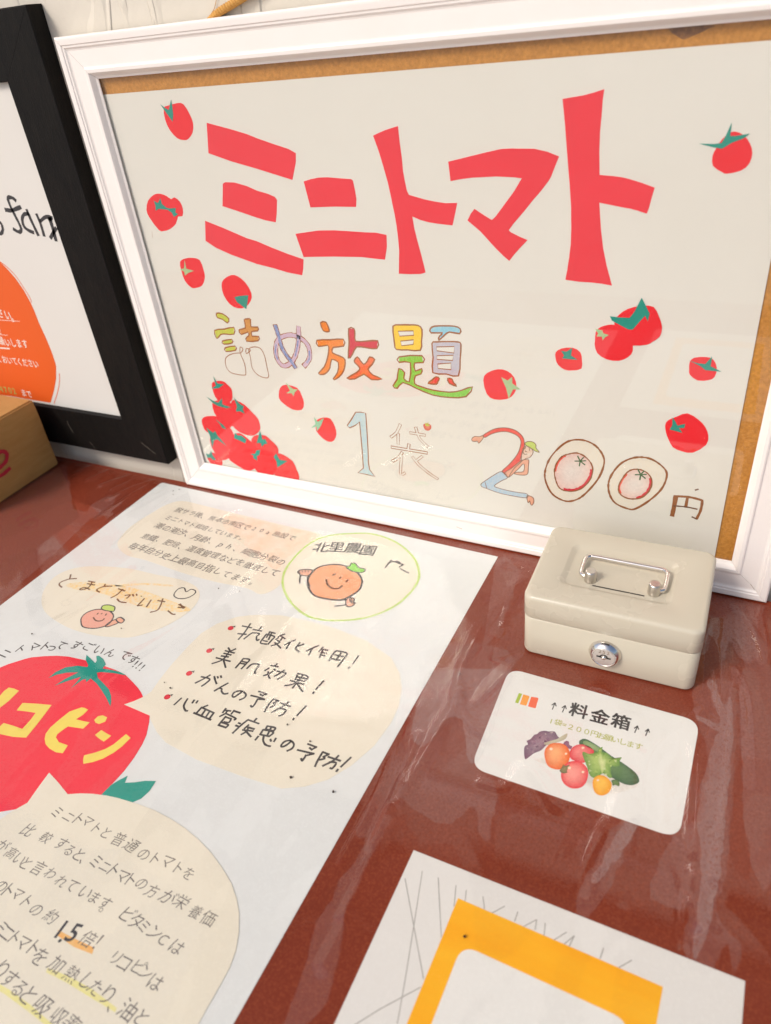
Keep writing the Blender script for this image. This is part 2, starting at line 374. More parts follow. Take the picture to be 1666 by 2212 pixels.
    L.new(fac, mx.inputs[0]); L.new(base, mx.inputs[1]); L.new(gl.outputs[0], mx.inputs[2]); L.new(mx.outputs[0], out.inputs[0])
    return m
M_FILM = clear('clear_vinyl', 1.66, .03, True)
M_GLASS = clear('acrylic_pane', 1.56, .02)
# ------------------------------------------------------------------ generic solids
def box_geo(x0, x1, y0, y1, z0, z1, V=None, F=None):
    V = [] if V is None else V; F = [] if F is None else F; b = len(V)
    V += [(x, y, z) for z in (z0, z1) for y in (y0, y1) for x in (x0, x1)]
    F += [tuple(b + i for i in f) for f in ((0, 2, 3, 1), (4, 5, 7, 6), (0, 1, 5, 4), (2, 6, 7, 3), (0, 4, 6, 2), (1, 3, 7, 5))]
    return V, F
def tube_geo(pts, r, V, F, n=10, closed=False):
    P_ = [Vector(p) for p in pts]; b = len(V); up = Vector((.13, .2, 1))
    for i, p in enumerate(P_):
        t = (P_[min(i + 1, len(P_) - 1)] - P_[max(i - 1, 0)]).normalized()
        a = t.cross(up); a = a.normalized() if a.length > 1e-4 else Vector((1, 0, 0)); c = t.cross(a)
        rr = r(i / (len(P_) - 1)) if callable(r) else r
        for k in range(n): V.append(tuple(p + (a * math.cos(2 * math.pi * k / n) + c * math.sin(2 * math.pi * k / n)) * rr))
    for i in range(len(P_) - 1):
        for k in range(n):
            F.append((b + i * n + k, b + i * n + (k + 1) % n, b + (i + 1) * n + (k + 1) % n, b + (i + 1) * n + k))
    F.append(tuple(b + k for k in range(n))[::-1]); F.append(tuple(b + (len(P_) - 1) * n + k for k in range(n)))
def rail(name, x0, x1, z0, z1, side, prof, y, mtl, parent):
    "one mitred moulding of a rectangular frame; prof = [(inset, depth behind the face plane)]"
    V = []
    for (t, d) in prof:
        A = {'bottom': (x0 + t, z0 + t, x1 - t, z0 + t), 'top': (x0 + t, z1 - t, x1 - t, z1 - t),
             'left': (x0 + t, z0 + t, x0 + t, z1 - t), 'right': (x1 - t, z0 + t, x1 - t, z1 - t)}[side]
        gp = .00016; ex_ = gp if side in ('bottom', 'top') else 0; ez_ = gp if side in ('left', 'right') else 0
        V += [(A[0] + ex_, y + d, A[1] + ez_), (A[2] - ex_, y + d, A[3] - ez_)]
    n = len(prof); F = [(2 * i, 2 * i + 1, 2 * ((i + 1) % n) + 1, 2 * ((i + 1) % n)) for i in range(n)]
    F += [tuple(2 * i for i in range(n)), tuple(2 * i + 1 for i in range(n))]
    return obj(name, V, F, mtl, parent)
# ================================================================== SETTING
GZ = -0.74
tag(obj('ground', [(-60, -60, GZ), (60, -60, GZ), (60, 60, GZ), (-60, 60, GZ)], [(0, 1, 2, 3)], M_GROUND), kind='structure')
WY = 0.0215
V, F = box_geo(-2.5, 3.0, WY, WY + .15, GZ, 1.45)
tag(obj('plaster_wall', V, F, M_WALL), 'rough trowelled beige plaster wall behind both picture frames', 'wall')
TZ = -0.0012
table = thing('display_table', 'red brown lacquered table top that carries the posters and the cash box', 'table', (.3, -.4, GZ))
V, F = box_geo(-.75, 1.25, -.80, .0065, TZ - .03, TZ); obj('table_top', V, F, M_TABLE, table)
for sx in (-.70, 1.20):
    for sy in (-.76, -.035):
        V, F = box_geo(sx - .025, sx + .025, sy - .025, sy + .025, GZ, TZ - .03); obj('leg', V, F, M_TABLE, table)
# added timber boards out of view, giving the vinyl something dark to mirror
can = thing('added_canopy', 'added dark timber canopy out of view, there for dark reflections', 'canopy', (.25, -.2, 1.25))
M_TIMBER = mat('dark_timber', (.10, .07, .05), .7, (20, .6, (.07, .045, .03)), stretch=(1, 6, 1))
for k in range(4):
    V, F = box_geo(-.30, 1.05, WY - .105 * (k + 1) + .004, WY - .105 * k - .001, 1.25, 1.27); obj('added_roof_board', V, F, M_TIMBER, can)
for k in range(4):
    V, F = box_geo(-.30, 1.05, WY - .022, WY - .001, .66 + .122 * k, .66 + .122 * k + .119); obj('added_wall_board', V, F, M_TIMBER, can)
# ================================================================== WHITE FRAME
W, H, m_ = .700, .5038, .0365; Z0 = .0004
wf = thing('white_picture_frame', 'wide white moulded frame round the big red lettered tomato poster, standing on the table', 'picture frame', (.35, .009, Z0))
prof = [(0, .018), (0, .0020), (.0006, .0008), (.0016, .0001), (.0030, 0), (.0068, .0002), (.0076, .0010), (.0092, .0011), (.0106, .0022), (.0120, .0026),
        (.0256, .0024), (.0266, .0022), (.0272, .0014), (.0284, .0010), (.0310, .0012), (.0322, .0026), (.0345, .0056), (.0365, .0066), (.0365, .0078), (.0300, .0078), (.0300, .018)]
for s in ('bottom', 'top', 'left', 'right'): rail('moulding', 0, W, Z0, Z0 + H, s, prof, 0, M_FRAME, wf)
V, F = box_geo(.0302, W - .0302, .0108, .0140, Z0 + .0302, Z0 + H - .0302); bb = obj('backing_board', V, F, M_MDF, wf)
fp = Plane(1, .0096)                      # face of the poster sheet
V, F = box_geo(.0304, W - .0304, .0079, .0091, Z0 + .0304, Z0 + H - .0304); obj('glass_pane', V, F, M_GLASS, wf)
# stain on the board
fills('stain', Plane(1, .0108), ['c20 1005,180 1080,165 1180,160 1300,165 1260,185 1200,215 1150,235 1100,255 1060,235 1020,210'], .0001, mat('damp_stain', (.17, .07, .025), .85, (300, .9, (.36, .17, .05))), bb, 3)
M_SCUFF = mat('frame_scuff', (.42, .33, .25), .8)
for s_ in ('c00 535,765 548,780', 'c00 400,325 430,345', 'c11 1290,1200 1330,1215', 'c11 860,1140 900,1150', 'c00 985,1500 990,1540', 'c21 1480,1500 1560,1610', 'c00 765,410 770,440', 'c11 300,975 315,985'):
    strokes('scuff', Plane(1, .0026), [s_], .0005, .00007, M_SCUFF, wf, curve=2)
# ---------------------------------------------- poster in the frame
x0, zt = fp.uv(216, 205); x1 = fp.uv(1600, 887)[0]; x1b = .6465
V, F = [], []
pts = [(x0, Z0 + .031), (x1b + .002, Z0 + .031), (x1b - .0015, zt + .002), (x0, zt)]
V, F = poly_geo(fp, pts, 0, -.0004)
fpost = tag(obj('framed_poster', V, F, M_FPAPER), 'cream poster with red katakana letters, cut paper tomatoes and crayon price, behind glass', 'poster')
T1, T2, T3 = .00018, .00030, .00042
def letter(s, lab=None): return paper('letter_cutout', fp, fp.T(s), T1, T1, M_LETTER, fpost, 0, lab)
letter('c00 1340,795 1500,838 1600,868 c10 0,895 105,932 205,965 252,992 252,1050 230,1165 150,1140 0,1093 c00 1500,1045 1352,992')
letter('c00 1445,1190 1460,1180 1520,1182 1600,1205 c10 0,1235 70,1255 115,1275 130,1295 128,1380 122,1440 60,1428 0,1410 c00 1550,1370 1443,1335')
letter('c00 1330,1430 1450,1478 1600,1543 c10 0,1563 100,1606 200,1645 302,1680 300,1740 293,1783 200,1765 100,1735 0,1710 c00 1500,1650 1400,1605 1333,1560')
letter('c10 303,1175 350,1160 400,1150 460,1148 540,1155 610,1160 622,1170 635,1230 645,1290 642,1340 500,1338 347,1343')
letter('c10 250,1515 330,1503 400,1493 500,1492 600,1498 700,1505 770,1507 840,1522 842,1600 830,1682 760,1675 680,1665 500,1662 400,1663 303,1665')
letter('c10 753,878 790,860 830,843 870,830 914,816 925,920 940,1030 947,1110 960,1180 972,1235 985,1262 1080,1290 1150,1305 1220,1316 1298,1314 1285,1380 1268,1460 1180,1450 1120,1441 1060,1425 1007,1402 1020,1480 1040,1560 1062,1640 1080,1710 1093,1765 1060,1775 990,1776 920,1773 921,1700 922,1620 915,1540 905,1460 893,1390 880,1330 865,1255 848,1180 820,1080 790,980')
letter('c10 1240,1047 1350,1020 1450,995 1580,965 1666,960 c20 0,962 130,963 215,982 292,1013 265,1080 240,1145 222,1175 180,1230 120,1300 60,1375 -6,1452 -34,1492 -20,1505 40,1535 88,1555 40,1605 0,1650 -30,1690 c10 1600,1660 1540,1600 1450,1500 1365,1428 1385,1385 1410,1353 1470,1393 1522,1425 1545,1405 1600,1330 1666,1240 c20 50,1155 0,1148 c10 1550,1143 1400,1150 1320,1160 1255,1173')
letter('c20 315,640 385,628 450,617 520,598 585,577 575,650 568,750 558,850 553,980 555,1133 640,1140 700,1148 750,1160 830,1185 912,1215 890,1290 874,1350 860,1384 800,1364 760,1353 690,1340 640,1330 553,1312 558,1400 564,1490 578,1610 600,1720 635,1850 570,1838 500,1830 420,1825 333,1812 345,1750 357,1670 368,1580 371,1480 370,1340 362,1210 352,1090 342,960 330,800')
def tomato(body, leaf, mt=None, zz=0, lab=None, pen=True):
    t = paper('tomato_cutout', fp, fp.T(body), T1 + zz, T1, M_RED, fpost, 2, lab)
    for lf in (leaf if isinstance(leaf, list) else [leaf]): paper('leaf', fp, fp.T(lf), T2 + zz, .00012, mt or M_GREEN, t)
    return t
tomato('c00 1062,700 1085,685 1150,667 1190,675 1230,740 1252,800 1248,860 1220,900 1195,907 1150,895 1100,840 1070,770', 'c00 1040,675 1070,698 1095,712 1102,680 1110,645 1118,690 1124,740 1120,788 1100,760 1075,725')
tomato('c00 1040,1255 1080,1270 1110,1290 1130,1278 1165,1305 1185,1350 1183,1400 1155,1402 1140,1450 1100,1485 1060,1496 1030,1490 970,1410 950,1360 960,1300 1000,1260', 'c00 997,1300 1025,1315 1040,1283 1050,1320 1080,1345 1100,1350 1140,1347 1138,1375 1155,1388 1128,1405 1115,1378 1085,1358 1030,1352 1010,1365 1008,1330', lab='double tomato with two joined dark leaves')
tomato('c00 1168,1695 1200,1675 1245,1670 1295,1685 1320,1750 1328,1800 1310,1850 1270,1865 1240,1862 1200,1820 1175,1750', 'c00 1197,1682 1208,1740 1258,1755 1222,1768 1200,1785 1195,1760 1168,1745 1195,1738', M_LGREEN)
tomato('c00 1437,1850 1450,1810 1500,1782 1540,1790 1590,1830 1630,1900 1625,1950 1590,1990 1540,1997 1490,1970 1450,1910', 'c00 1520,1925 1545,1918 1610,1912 1605,1960 1597,2002 1535,1955')
tomato('c20 1435,852 1490,875 1530,930 1545,990 1525,1060 1470,1105 1380,1125 1350,1115 1290,1075 1287,1010 1310,960 1350,900 1400,860', 'c20 1200,930 1300,932 1345,925 1372,880 1412,792 1402,880 1430,880 1530,865 1490,895 1410,925 1350,963 1300,955')
tomato('c20 525,2212 530,2150 560,2120 610,2105 650,2105 700,2130 c21 760,-10 770,60 740,100 680,125 600,115 540,75 523,20', 'c20 527,2130 572,2140 580,2160 615,2170 590,2185 575,2205 570,2180 535,2180 545,2160', M_LGREEN)
tomato('c20 650,2095 680,2040 740,2000 830,1980 905,1988 940,2050 960,2120 945,2180 c21 900,0 860,20 770,25 700,0', 'c20 622,2048 680,2055 750,2058 780,2020 828,1928 855,1980 880,2030 868,2080 850,2045 800,2100 770,2135 740,2133 660,2090 635,2075', zz=.0002, lab='largest tomato cut-out of the right pair with a big dark leaf')
tomato('c21 270,70 310,45 380,40 430,70 440,120 437,175 380,187 330,183 285,150 270,110', 'c21 305,60 340,65 378,40 370,90 412,118 340,112 312,108 325,90')
tomato('c21 1135,180 1140,130 1170,105 1240,100 1290,115 1315,170 1300,230 1260,250 1190,252 1140,215', 'c21 1135,122 1190,140 1240,145 1285,95 1275,160 1345,195 1240,185 1210,160')
tomato('c21 980,540 1000,510 1060,485 1125,465 1200,510 1240,555 1260,610 1245,670 1160,720 1090,712 1030,685 1000,630 985,590', 'c21 1028,490 1045,515 1060,545 1110,532 1105,560 1070,560 1092,592 1050,580 1008,570 1025,545')
tomato('c11 1467,250 1490,205 1560,180 1620,190 1666,230 1682,290 1666,340 1620,372 1540,375 1490,340', 'c11 1583,230 1625,252 1655,228 1655,270 1710,310 1660,310 1632,370 1615,300', M_LGREEN)
tomato('c11 142,340 150,300 185,280 260,300 290,350 305,400 290,443 230,440 170,400 145,370', 'c11 185,265 235,308 265,310 245,330 238,355 225,335 190,335 215,318', M_LGREEN)
tomato('c11 385,510 430,493 475,500 505,550 515,600 500,640 470,650 430,630 385,580 382,540', 'c11 370,490 395,520 435,495 415,545 390,580 385,550 350,560 380,535', M_MINT)
pile = ['150,1230 200,1180 250,1180 330,1240 357,1310 340,1350 290,1380 240,1360 180,1290', '195,1050 200,960 300,870 430,830 500,920 510,1050 490,1200 400,1270 330,1260 250,1170',
        '80,740 120,700 180,690 300,695 400,760 470,830 400,900 300,950 150,900 100,830', '490,480 560,490 650,540 750,640 830,730 858,860 800,930 730,950 620,920 540,870 470,780 430,620',
        '220,530 250,490 330,475 430,470 500,600 540,700 520,800 440,830 340,770 250,650', '215,265 240,235 300,222 370,228 430,280 475,330 487,400 480,480 400,520 290,475 235,370',
        '1040,1230 1090,1185 1170,1205 1290,1290 1340,1400 1375,1490 1345,1590 1230,1575 1100,1530 1050,1460 1030,1330', '742,1000 780,950 850,940 930,950 1000,1010 1080,1090 1098,1180 1040,1250 900,1200 760,1080',
        '740,1200 850,1130 960,1150 1050,1220 1080,1350 1050,1450 960,1500 880,1480 790,1390', '500,940 560,915 620,930 750,1040 850,1150 870,1300 780,1385 690,1415 600,1370 490,1300 440,1240 470,1080']
pleaf = {0: ['135,1185 180,1200 205,1150 220,1195 270,1275 225,1270 200,1240 160,1245'], 1: ['140,840 230,910 260,885 290,945 410,1085 290,1000 245,1010 225,1105 200,1010 190,950'],
         2: ['265,730 330,780 370,810 410,865 350,845 325,800'], 3: ['510,445 570,510 590,530 640,560 625,600 655,660 590,625 540,630 535,600 550,570'],
         4: ['145,430 230,485 300,510 352,450 355,530 400,550 470,570 410,585 300,555 235,520'], 5: ['235,160 265,210 290,255 378,265 310,318 210,325 270,285'],
         6: ['1070,1180 1100,1240 1120,1270 1220,1285 1150,1330 1085,1370 1075,1290 1035,1230'], 7: ['855,885 880,960 885,1000 925,990 955,1060 920,1055 880,1095 865,1045 810,1045 835,960'],
         8: ['725,1190 790,1185 810,1140 860,1135 850,1205 815,1220 820,1280 760,1240 775,1215'], 9: ['530,910 560,945 610,945 675,1000 660,1050 580,1010 510,980 515,940']}
for i, s in enumerate(pile): tomato('k7 ' + s, ['k7 ' + q for q in pleaf[i]], zz=.00004 * i)
# ---- crayon characters
cray = tag(bpy.data.objects.new('crayon_lettering', None)); COL.objects.link(cray); cray.parent = fpost
K5 = [('yg', ['95,72 130,75 170,105 160,130 130,108 100,98', '83,175 140,168 200,157 200,198 150,197 120,200 97,225', '130,240 188,230 188,252 140,258', '148,280 207,270 210,295 152,302']),
      ('orb', ['262,112 282,106 300,108 303,153 345,155 343,178 308,182 310,210 350,212 345,238 275,240 278,215 290,208 285,185 245,200 230,172 270,160']),
      ('org', ['722,130 755,125 775,170 770,183 740,178', '700,235 780,232 860,228 862,270 800,278 795,310 840,330 870,350 868,400 850,440 815,470 798,468 825,430 830,370 790,350 780,400 760,430 735,442 710,435 745,395 765,340 772,290 765,265 710,272']),
      ('crim', ['892,165 925,165 930,200 935,240 1000,240 1068,238 1062,285 1000,280 940,275 915,320 890,345 895,250']),
      ('ored', ['945,335 965,360 985,380 1005,360 1020,335 1050,350 1030,385 1010,410 1040,445 1095,468 1030,472 985,440 930,468 880,465 940,430 960,405 940,380 925,360']),
      ('yel', ['1160,150 1200,142 1260,142 1310,145 1335,170 1332,240 1325,295 1250,293 1180,290 1170,260 1165,220']),
      ('grn', ['1197,335 1335,328 1342,370 1290,372 1295,420 1335,405 1328,438 1295,450 1290,495 1330,515 1400,535 1500,548 1570,538 1640,515 1600,575 1500,580 1400,565 1300,525 1220,490 1185,525 1160,510 1185,470 1195,405 1230,430 1225,465 1258,485 1265,370 1197,368']),
      ('sky', ['1385,165 1410,150 1470,148 1530,150 1565,165 1562,195 1500,185 1470,205 1435,235 1440,210 1460,190 1390,190']),
      ('lilac', ['1395,255 1420,245 1500,243 1550,245 1570,260 1565,350 1555,450 1480,438 1400,430 1402,340']),
      ('red', ['1420,455 1440,465 1430,485 1420,500 1370,495 1395,475', '1490,465 1515,468 1525,490 1545,512 1500,495'])]
for c, ls in K5:
    o = fills('crayon_fill', fp, ['k5 ' + s for s in ls], .00004, P[c], cray)
    strokes('pen_outline', fp, ['k5 ' + s for s in ls], .00155, .00007, M_OUT, cray, closed=True, curve=2)
HOL = ['k5 1190,180 1283,178 1285,205 1200,210', 'k5 1205,240 1285,232 1282,260 1212,268', 'k5 1422,275 1530,272 1528,312 1425,298', 'k5 1425,328 1525,325 1520,357 1425,350', 'k5 1430,378 1510,372 1510,412 1432,405']
fills('blank_window', fp, HOL, .00006, M_FPAPER, cray); strokes('pen_outline', fp, HOL, .0011, .00009, M_OUT, cray, closed=True, curve=0)
strokes('pen_outline', fp, ['k5 232,312 180,320 150,345 152,390 175,425 215,440 265,445 272,430 265,380 245,330', 'k5 238,275 255,290 238,312', 'k5 290,290 300,340 310,400 340,440 380,460 410,455 400,400 385,330 360,285 320,275', 'k5 275,285 300,295 275,315'], .00095, .00007, M_OUT, cray, closed=True, curve=4)
ME = ['k5 450,148 470,210 490,280 520,330 548,365 570,398', 'k5 590,158 588,250 570,330 535,378 495,388 462,350 452,290 468,230 520,205 570,208 620,235 650,275 658,330 645,365 625,388']
strokes('pen_outline', fp, ME, .0060, .00003, M_OUT, cray, curve=5)
strokes('crayon_fill', fp, [ME[1]], .0044, .00005, P['lav'], cray, curve=5); strokes('crayon_fill', fp, [ME[0]], .0040, .00007, P['blue'], cray, curve=5)
strokes('crayon_fill', fp, ['k5 588,215 583,270 570,330', 'k5 655,300 655,345 640,370', 'k5 455,260 450,310 465,350'], .0017, .00006, P['blue'], cray, curve=4)
ONE = 'c11 640,458 675,458 705,465 712,560 720,700 722,780 730,830 765,875 710,862 655,850 690,820 680,680 665,520 635,545 600,560 585,545 615,500'
fills('crayon_fill', fp, [ONE], .00004, P['lblue'], cray); strokes('pen_outline', fp, [ONE], .0013, .00007, M_OUT, cray, closed=True, curve=1)
BAG = ['c11 928,540 905,590 870,618', 'c11 915,600 915,662', 'c11 995,592 1088,607', 'c11 1030,560 1055,630 1105,680', 'c11 875,685 1100,722', 'c11 985,668 980,702', 'c11 940,720 915,755 880,775', 'c11 938,740 930,858 958,852', 'c11 1070,745 1030,775', 'c11 1010,750 1050,800 1110,850 1170,890']
strokes('pen_outline', fp, BAG, .0036, .00003, M_OUT, cray, curve=2); strokes('blank_core', fp, BAG, .0022, .00006, M_FPAPER, cray, curve=2)
blob('tiny_tomato', fp, 'c11 1078,540 1100,530 1125,540 1130,560 1115,577 1090,572', .00005, (.80, .25, .15), (.62, .05, .03), cray)
fills('tiny_leaf', fp, ['c11 1090,525 1102,535 1110,520 1112,540 1125,545 1105,550 1092,545'], .00008, P['yg'], cray)
# figure that forms the "2"
man = tag(bpy.data.objects.new('figure_drawing', None)); COL.objects.link(man); man.parent = fpost; man['label'] = 'child-like drawing of a stretching man in a red shirt, jeans and green cap'
OUTM = mat('fine_brown_pen', (.24, .12, .07), .7)
def part(cs, s, w_=.0008, curve=3, hh=.00004):
    s = 'km ' + s
    fills('crayon_fill', fp, [s], hh, P[cs], man, curve); strokes('pen_outline', fp, [s], w_, hh + .00003, OUTM, man, closed=True, curve=curve)
part('jean', '710,1085 825,1195 700,1265 575,1350 620,1390 800,1440 1000,1480 1190,1510 1180,1585 900,1545 650,1490 430,1410 330,1370 320,1320 400,1260 550,1160')
part('red', '355,400 480,320 600,270 780,255 950,295 1060,370 1120,450 1138,530 1135,640 1090,760 1060,870 1100,880 960,1010 880,1120 830,1195 770,1140 720,1075 830,970 940,850 1020,730 1060,620 1075,520 1040,440 950,375 800,330 650,335 500,380 395,440', hh=.00005)
part('limb', '1080,880 1190,860 1225,875 1215,1000 1200,1130 1100,1155 950,1130 1000,1100 1120,1085 1140,970 1110,945 1040,1020 900,1150 830,1195 770,1110 900,1020', hh=.000055)
part('skin', '1120,640 1180,600 1260,640 1305,700 1290,760 1240,820 1170,840 1120,865 1090,870 1085,790 1095,720', hh=.00006)
part('lime', '1150,565 1180,525 1240,515 1310,530 1360,580 1360,640 1425,722 1330,690 1300,660 1230,630', hh=.00007)
part('limb', '1190,1545 1260,1555 1310,1590 1320,1660 1285,1725 1255,1700 1240,1640 1215,1680 1195,1640')
part('limb', '145,460 200,420 290,425 355,400 360,450 275,550 250,510 210,515 150,505')
strokes('pen_line', fp, ['km 1165,625 1145,660', 'km 1240,650 1235,690', 'km 1160,690 1165,710 1180,705', 'km 1115,715 1140,755 1185,755', 'km 710,1085 825,1195', 'km 430,1410 395,1290'], .0008, .0001, OUTM, man)
# the two zeros drawn as tomatoes on plates
for o_, i_, lf in (('690,245 780,230 860,260 910,320 918,380 880,470 800,560 740,595 680,598 610,560 570,490 563,420 600,330', '690,320 760,310 820,345 850,400 835,470 780,525 710,540 650,520 622,450 625,390 655,340', (775, 358)),
                   ('1040,360 1120,335 1200,345 1270,390 1298,440 1270,520 1200,590 1110,645 1060,645 985,610 950,550 948,480 985,410', '1060,425 1120,407 1180,430 1208,480 1190,540 1140,580 1070,585 1015,555 1010,500', (1140, 440))):
    fills('crayon_fill', fp, ['k6 ' + o_], .00003, P['peach'], cray, 5)
    V, F = [], []
    ribbon_geo(fp, spline(fp.T('k6 ' + o_), True, 6), .0019, .00006, V, F, True, .3); obj('crayon_ring', V, F, M_BROWNINK, cray)
    blob('crayon_tomato', fp, 'k6 ' + i_, .00007, (.80, .76, .73), (.80, .58, .54), cray, curve=5)
    V, F = [], []
    q = spline(fp.T('k6 ' + i_), True, 6); n = len(q); ribbon_geo(fp, q, .0014, .0001, V, F, True, .3); obj('crayon_ring', V, F, M_BROWNINK, cray)
    cx = sum(p[0] for p in q) / n; cz = sum(p[1] for p in q) / n
    V, F = [], []; ribbon_geo(fp, [(cx + (p[0] - cx) * .93, cz + (p[1] - cz) * .93) for p in q[int(n * .30):int(n * .62)]], .0026, .00009, V, F, False, .3); obj('crayon_edge', V, F, P['crim'], cray)
    V, F = [], []; ribbon_geo(fp, [(cx + (p[0] - cx) * .94, cz + (p[1] - cz) * .94) for p in q[int(n * .78):n]], .0017, .000092, V, F, False, .3); obj('crayon_edge', V, F, P['red'], cray)
    x, y = lf
    strokes('crayon_leaf', fp, ['k6 %d,%d %d,%d' % (x, y, x + a, y + b) for a, b in ((-32, 0), (-15, -30), (-5, 30), (28, 22), (34, -2), (20, -22))], .0013, .00012, mat('dark_green_pen', (.05, .14, .05), .7), cray, curve=0)
strokes('pen_line', fp, ['k6 1352,572 1342,630 1330,686'], .0042, .00005, M_BROWNINK, cray); strokes('pen_line', fp, ['k6 1350,570 1430,575 1500,592 1511,605 1500,660 1478,705'], .0024, .00006, M_BROWNINK, cray)
strokes('pen_line', fp, ['k6 1422,580 1412,635'], .0026, .00007, M_BROWNINK, cray); strokes('pen_line', fp, ['k6 1340,628 1410,634 1480,648', 'k6 1450,695 1478,708', 'k6 1470,533 1487,528'], .0015, .00008, M_DKBROWN, cray)
# ================================================================== BLACK FRAME ON THE WALL
BY = .002; bx1 = -.0233; bz0, bz1 = .0262, .5322; bx0 = -.46
bf = thing('black_picture_frame', 'wide black stained wooden frame hanging on the plaster wall left of the white frame', 'picture frame', (-.24, .012, bz0))
bprof = [(0, WY - BY - .0004), (0, .0012), (.0012, 0), (.0590, 0), (.0602, .0012), (.0602, .0060), (.0500, .0060), (.0500, WY - BY - .0004)]
for s in ('bottom', 'top', 'left', 'right'): rail('rail', bx0, bx1, bz0, bz1, s, bprof, BY, M_BLACK, bf)
M_SCR = mat('scratch_grey', (.22, .19, .15), .8)
for s_ in ('c01 435,515 450,550 475,590', 'c01 582,650 600,672 625,705', 'c01 915,655 960,690 1010,730', 'c01 750,380 765,425'):
    strokes('scratch', Plane(1, BY), [s_], .0004, .00008, M_SCR, bf)
bp = Plane(1, BY + .0068)
V, F = poly_geo(bp, [(bx0 + .0505, bz0 + .0505), (bx1 - .0505, bz0 + .0505), (bx1 - .0505, bz1 - .0505), (bx0 + .0505, bz1 - .0505)], 0, -.0005)
bpost = tag(obj('farm_poster', V, F, mat('farm_poster_paper', (.70, .68, .63), .6, (5, .4, (.66, .635, .58)))), 'pale poster with a big orange shape and farm lettering inside the black frame', 'poster')
V, F = [], []
o1 = 'kl -300,700 -120,640 0,722 60,780 130,860 200,960 255,1060 285,1125 330,1240 390,1370 435,1480 465,1570 472,1600 472,1700 455,1800 425,1905 300,1885 100,1850 -300,1800'
fills('orange_shape', bp, [o1], .0001, M_ORANGE, bpost)
strokes('orange_line', bp, ['kl 0,720 70,775 140,850 200,940 245,1010 265,1060', 'kl 498,1660 500,1720 488,1800 455,1910'], .0011, .00012, M_ORANGE, bpost)
FARM = [('kl 130,205 105,185 75,180 68,200 90,260 130,340 170,420 178,455 160,472 115,448', .0042), ('kl 48,285 100,290 172,262', .0046), ('kl 240,320 205,322 187,360 200,420 235,455 280,475', .0042), ('kl 225,288 265,380 320,495', .0042), ('kl 308,325 340,400 370,500', .0040), ('kl 340,380 385,345 435,350 410,370', .0040), ('kl 420,360 440,430 470,540', .0050), ('kl 425,520 470,440', .004), ('kl -20,380 10,400 24,450 10,485 -10,480', .004)]
for s, wdt in FARM: strokes('printed_letter', bp, [s], wdt, .00012, M_BLACKINK, bpost)
kw = dict(jit=.2, wt=.007)
write_at('printed_text', bp, 'ださい。', 'kl -75,1140 0,1150 65,1170 118,1190', .0155, .00016, M_WHITEPR, bpost, sq=.82, **kw)
write_at('printed_text', bp, 'が!', 'kl -45,1285 8,1300', .0155, .00016, M_WHITEPR, bpost, **kw)
write_at('printed_text', bp, 'お願いします', 'kl -52,1380 12,1385 65,1400 110,1402 160,1408 210,1412', .0135, .00016, M_WHITEPR, bpost, sq=.8, **kw)
write_at('printed_text', bp, 'ておいてください', 'kl -10,1535 38,1542 82,1550 125,1556 165,1562 210,1568 255,1572 300,1580', .0125, .00016, M_WHITEPR, bpost, sq=.8, **kw)
write_at('printed_text', bp, '4702', 'kl 12,1790 48,1795 85,1800 120,1805', .0135, .00016, M_OLIVE, bpost, sq=1.0, **kw)
write_at('printed_text', bp, 'まで', 'kl 200,1822 245,1832', .0125, .00016, M_WHITEPR, bpost, sq=.85, **kw)
strokes('underline', bp, ['kl -80,1205 165,1221', 'kl -80,1328 65,1338'], .0006, .00016, M_WHITEPR, bpost, curve=0); strokes('underline', bp, ['kl -60,1440 80,1450'], .002, .00016, M_WHITEPR, bpost, curve=0)
# ================================================================== CARDBOARD BOX
cx1 = -.2245
cb = thing('cardboard_box', 'worn ochre cardboard box with a red printed letter, cut by the left edge', 'box', (-.31, -.085, TZ + .0014))
V, F = [], []
bm = bmesh.new()
q = bmesh.ops.create_cube(bm, size=1)
for v in bm.verts: v.co = Vector((-.3145 + v.co.x * .18, -.0870 + v.co.y * .150, .0520 + v.co.z * .1036))
bmesh.ops.bevel(bm, geom=list(bm.edges), offset=.0022, segments=3, affect='EDGES')
bmesh.ops.subdivide_edges(bm, edges=[e for e in bm.edges if e.calc_length() > .05], cuts=9, use_grid_fill=True)
for v in bm.verts:
    k = math.sin(v.co.y * 60 + v.co.z * 43) * .0006 + math.sin(v.co.z * 90 + 1 + v.co.x * 30) * .0005
    if v.co.z > .004: v.co.x += k; v.co.z += k * .6
bm.verts.ensure_lookup_table(); V = [tuple(v.co) for v in bm.verts]; F = [tuple(v.index for v in f.verts) for f in bm.faces]; bm.free()
obj('box_carton', V, F, M_CARDB, cb)
cp = Plane(0, cx1 + .0012)
strokes('printed_letter', cp, ['c01 -40,790 -10,725 20,712 44,730 38,775 0,815 -40,845', 'c01 -20,880 20,860 62,822'], .0055, .0004, M_CRIM, cb)
V, F = box_geo(-.40, -.2285, -.084, -.080, .1036, .1045); obj('flap_seam', V, F, mat('dark_seam', (.12, .05, .02), .9), cb)
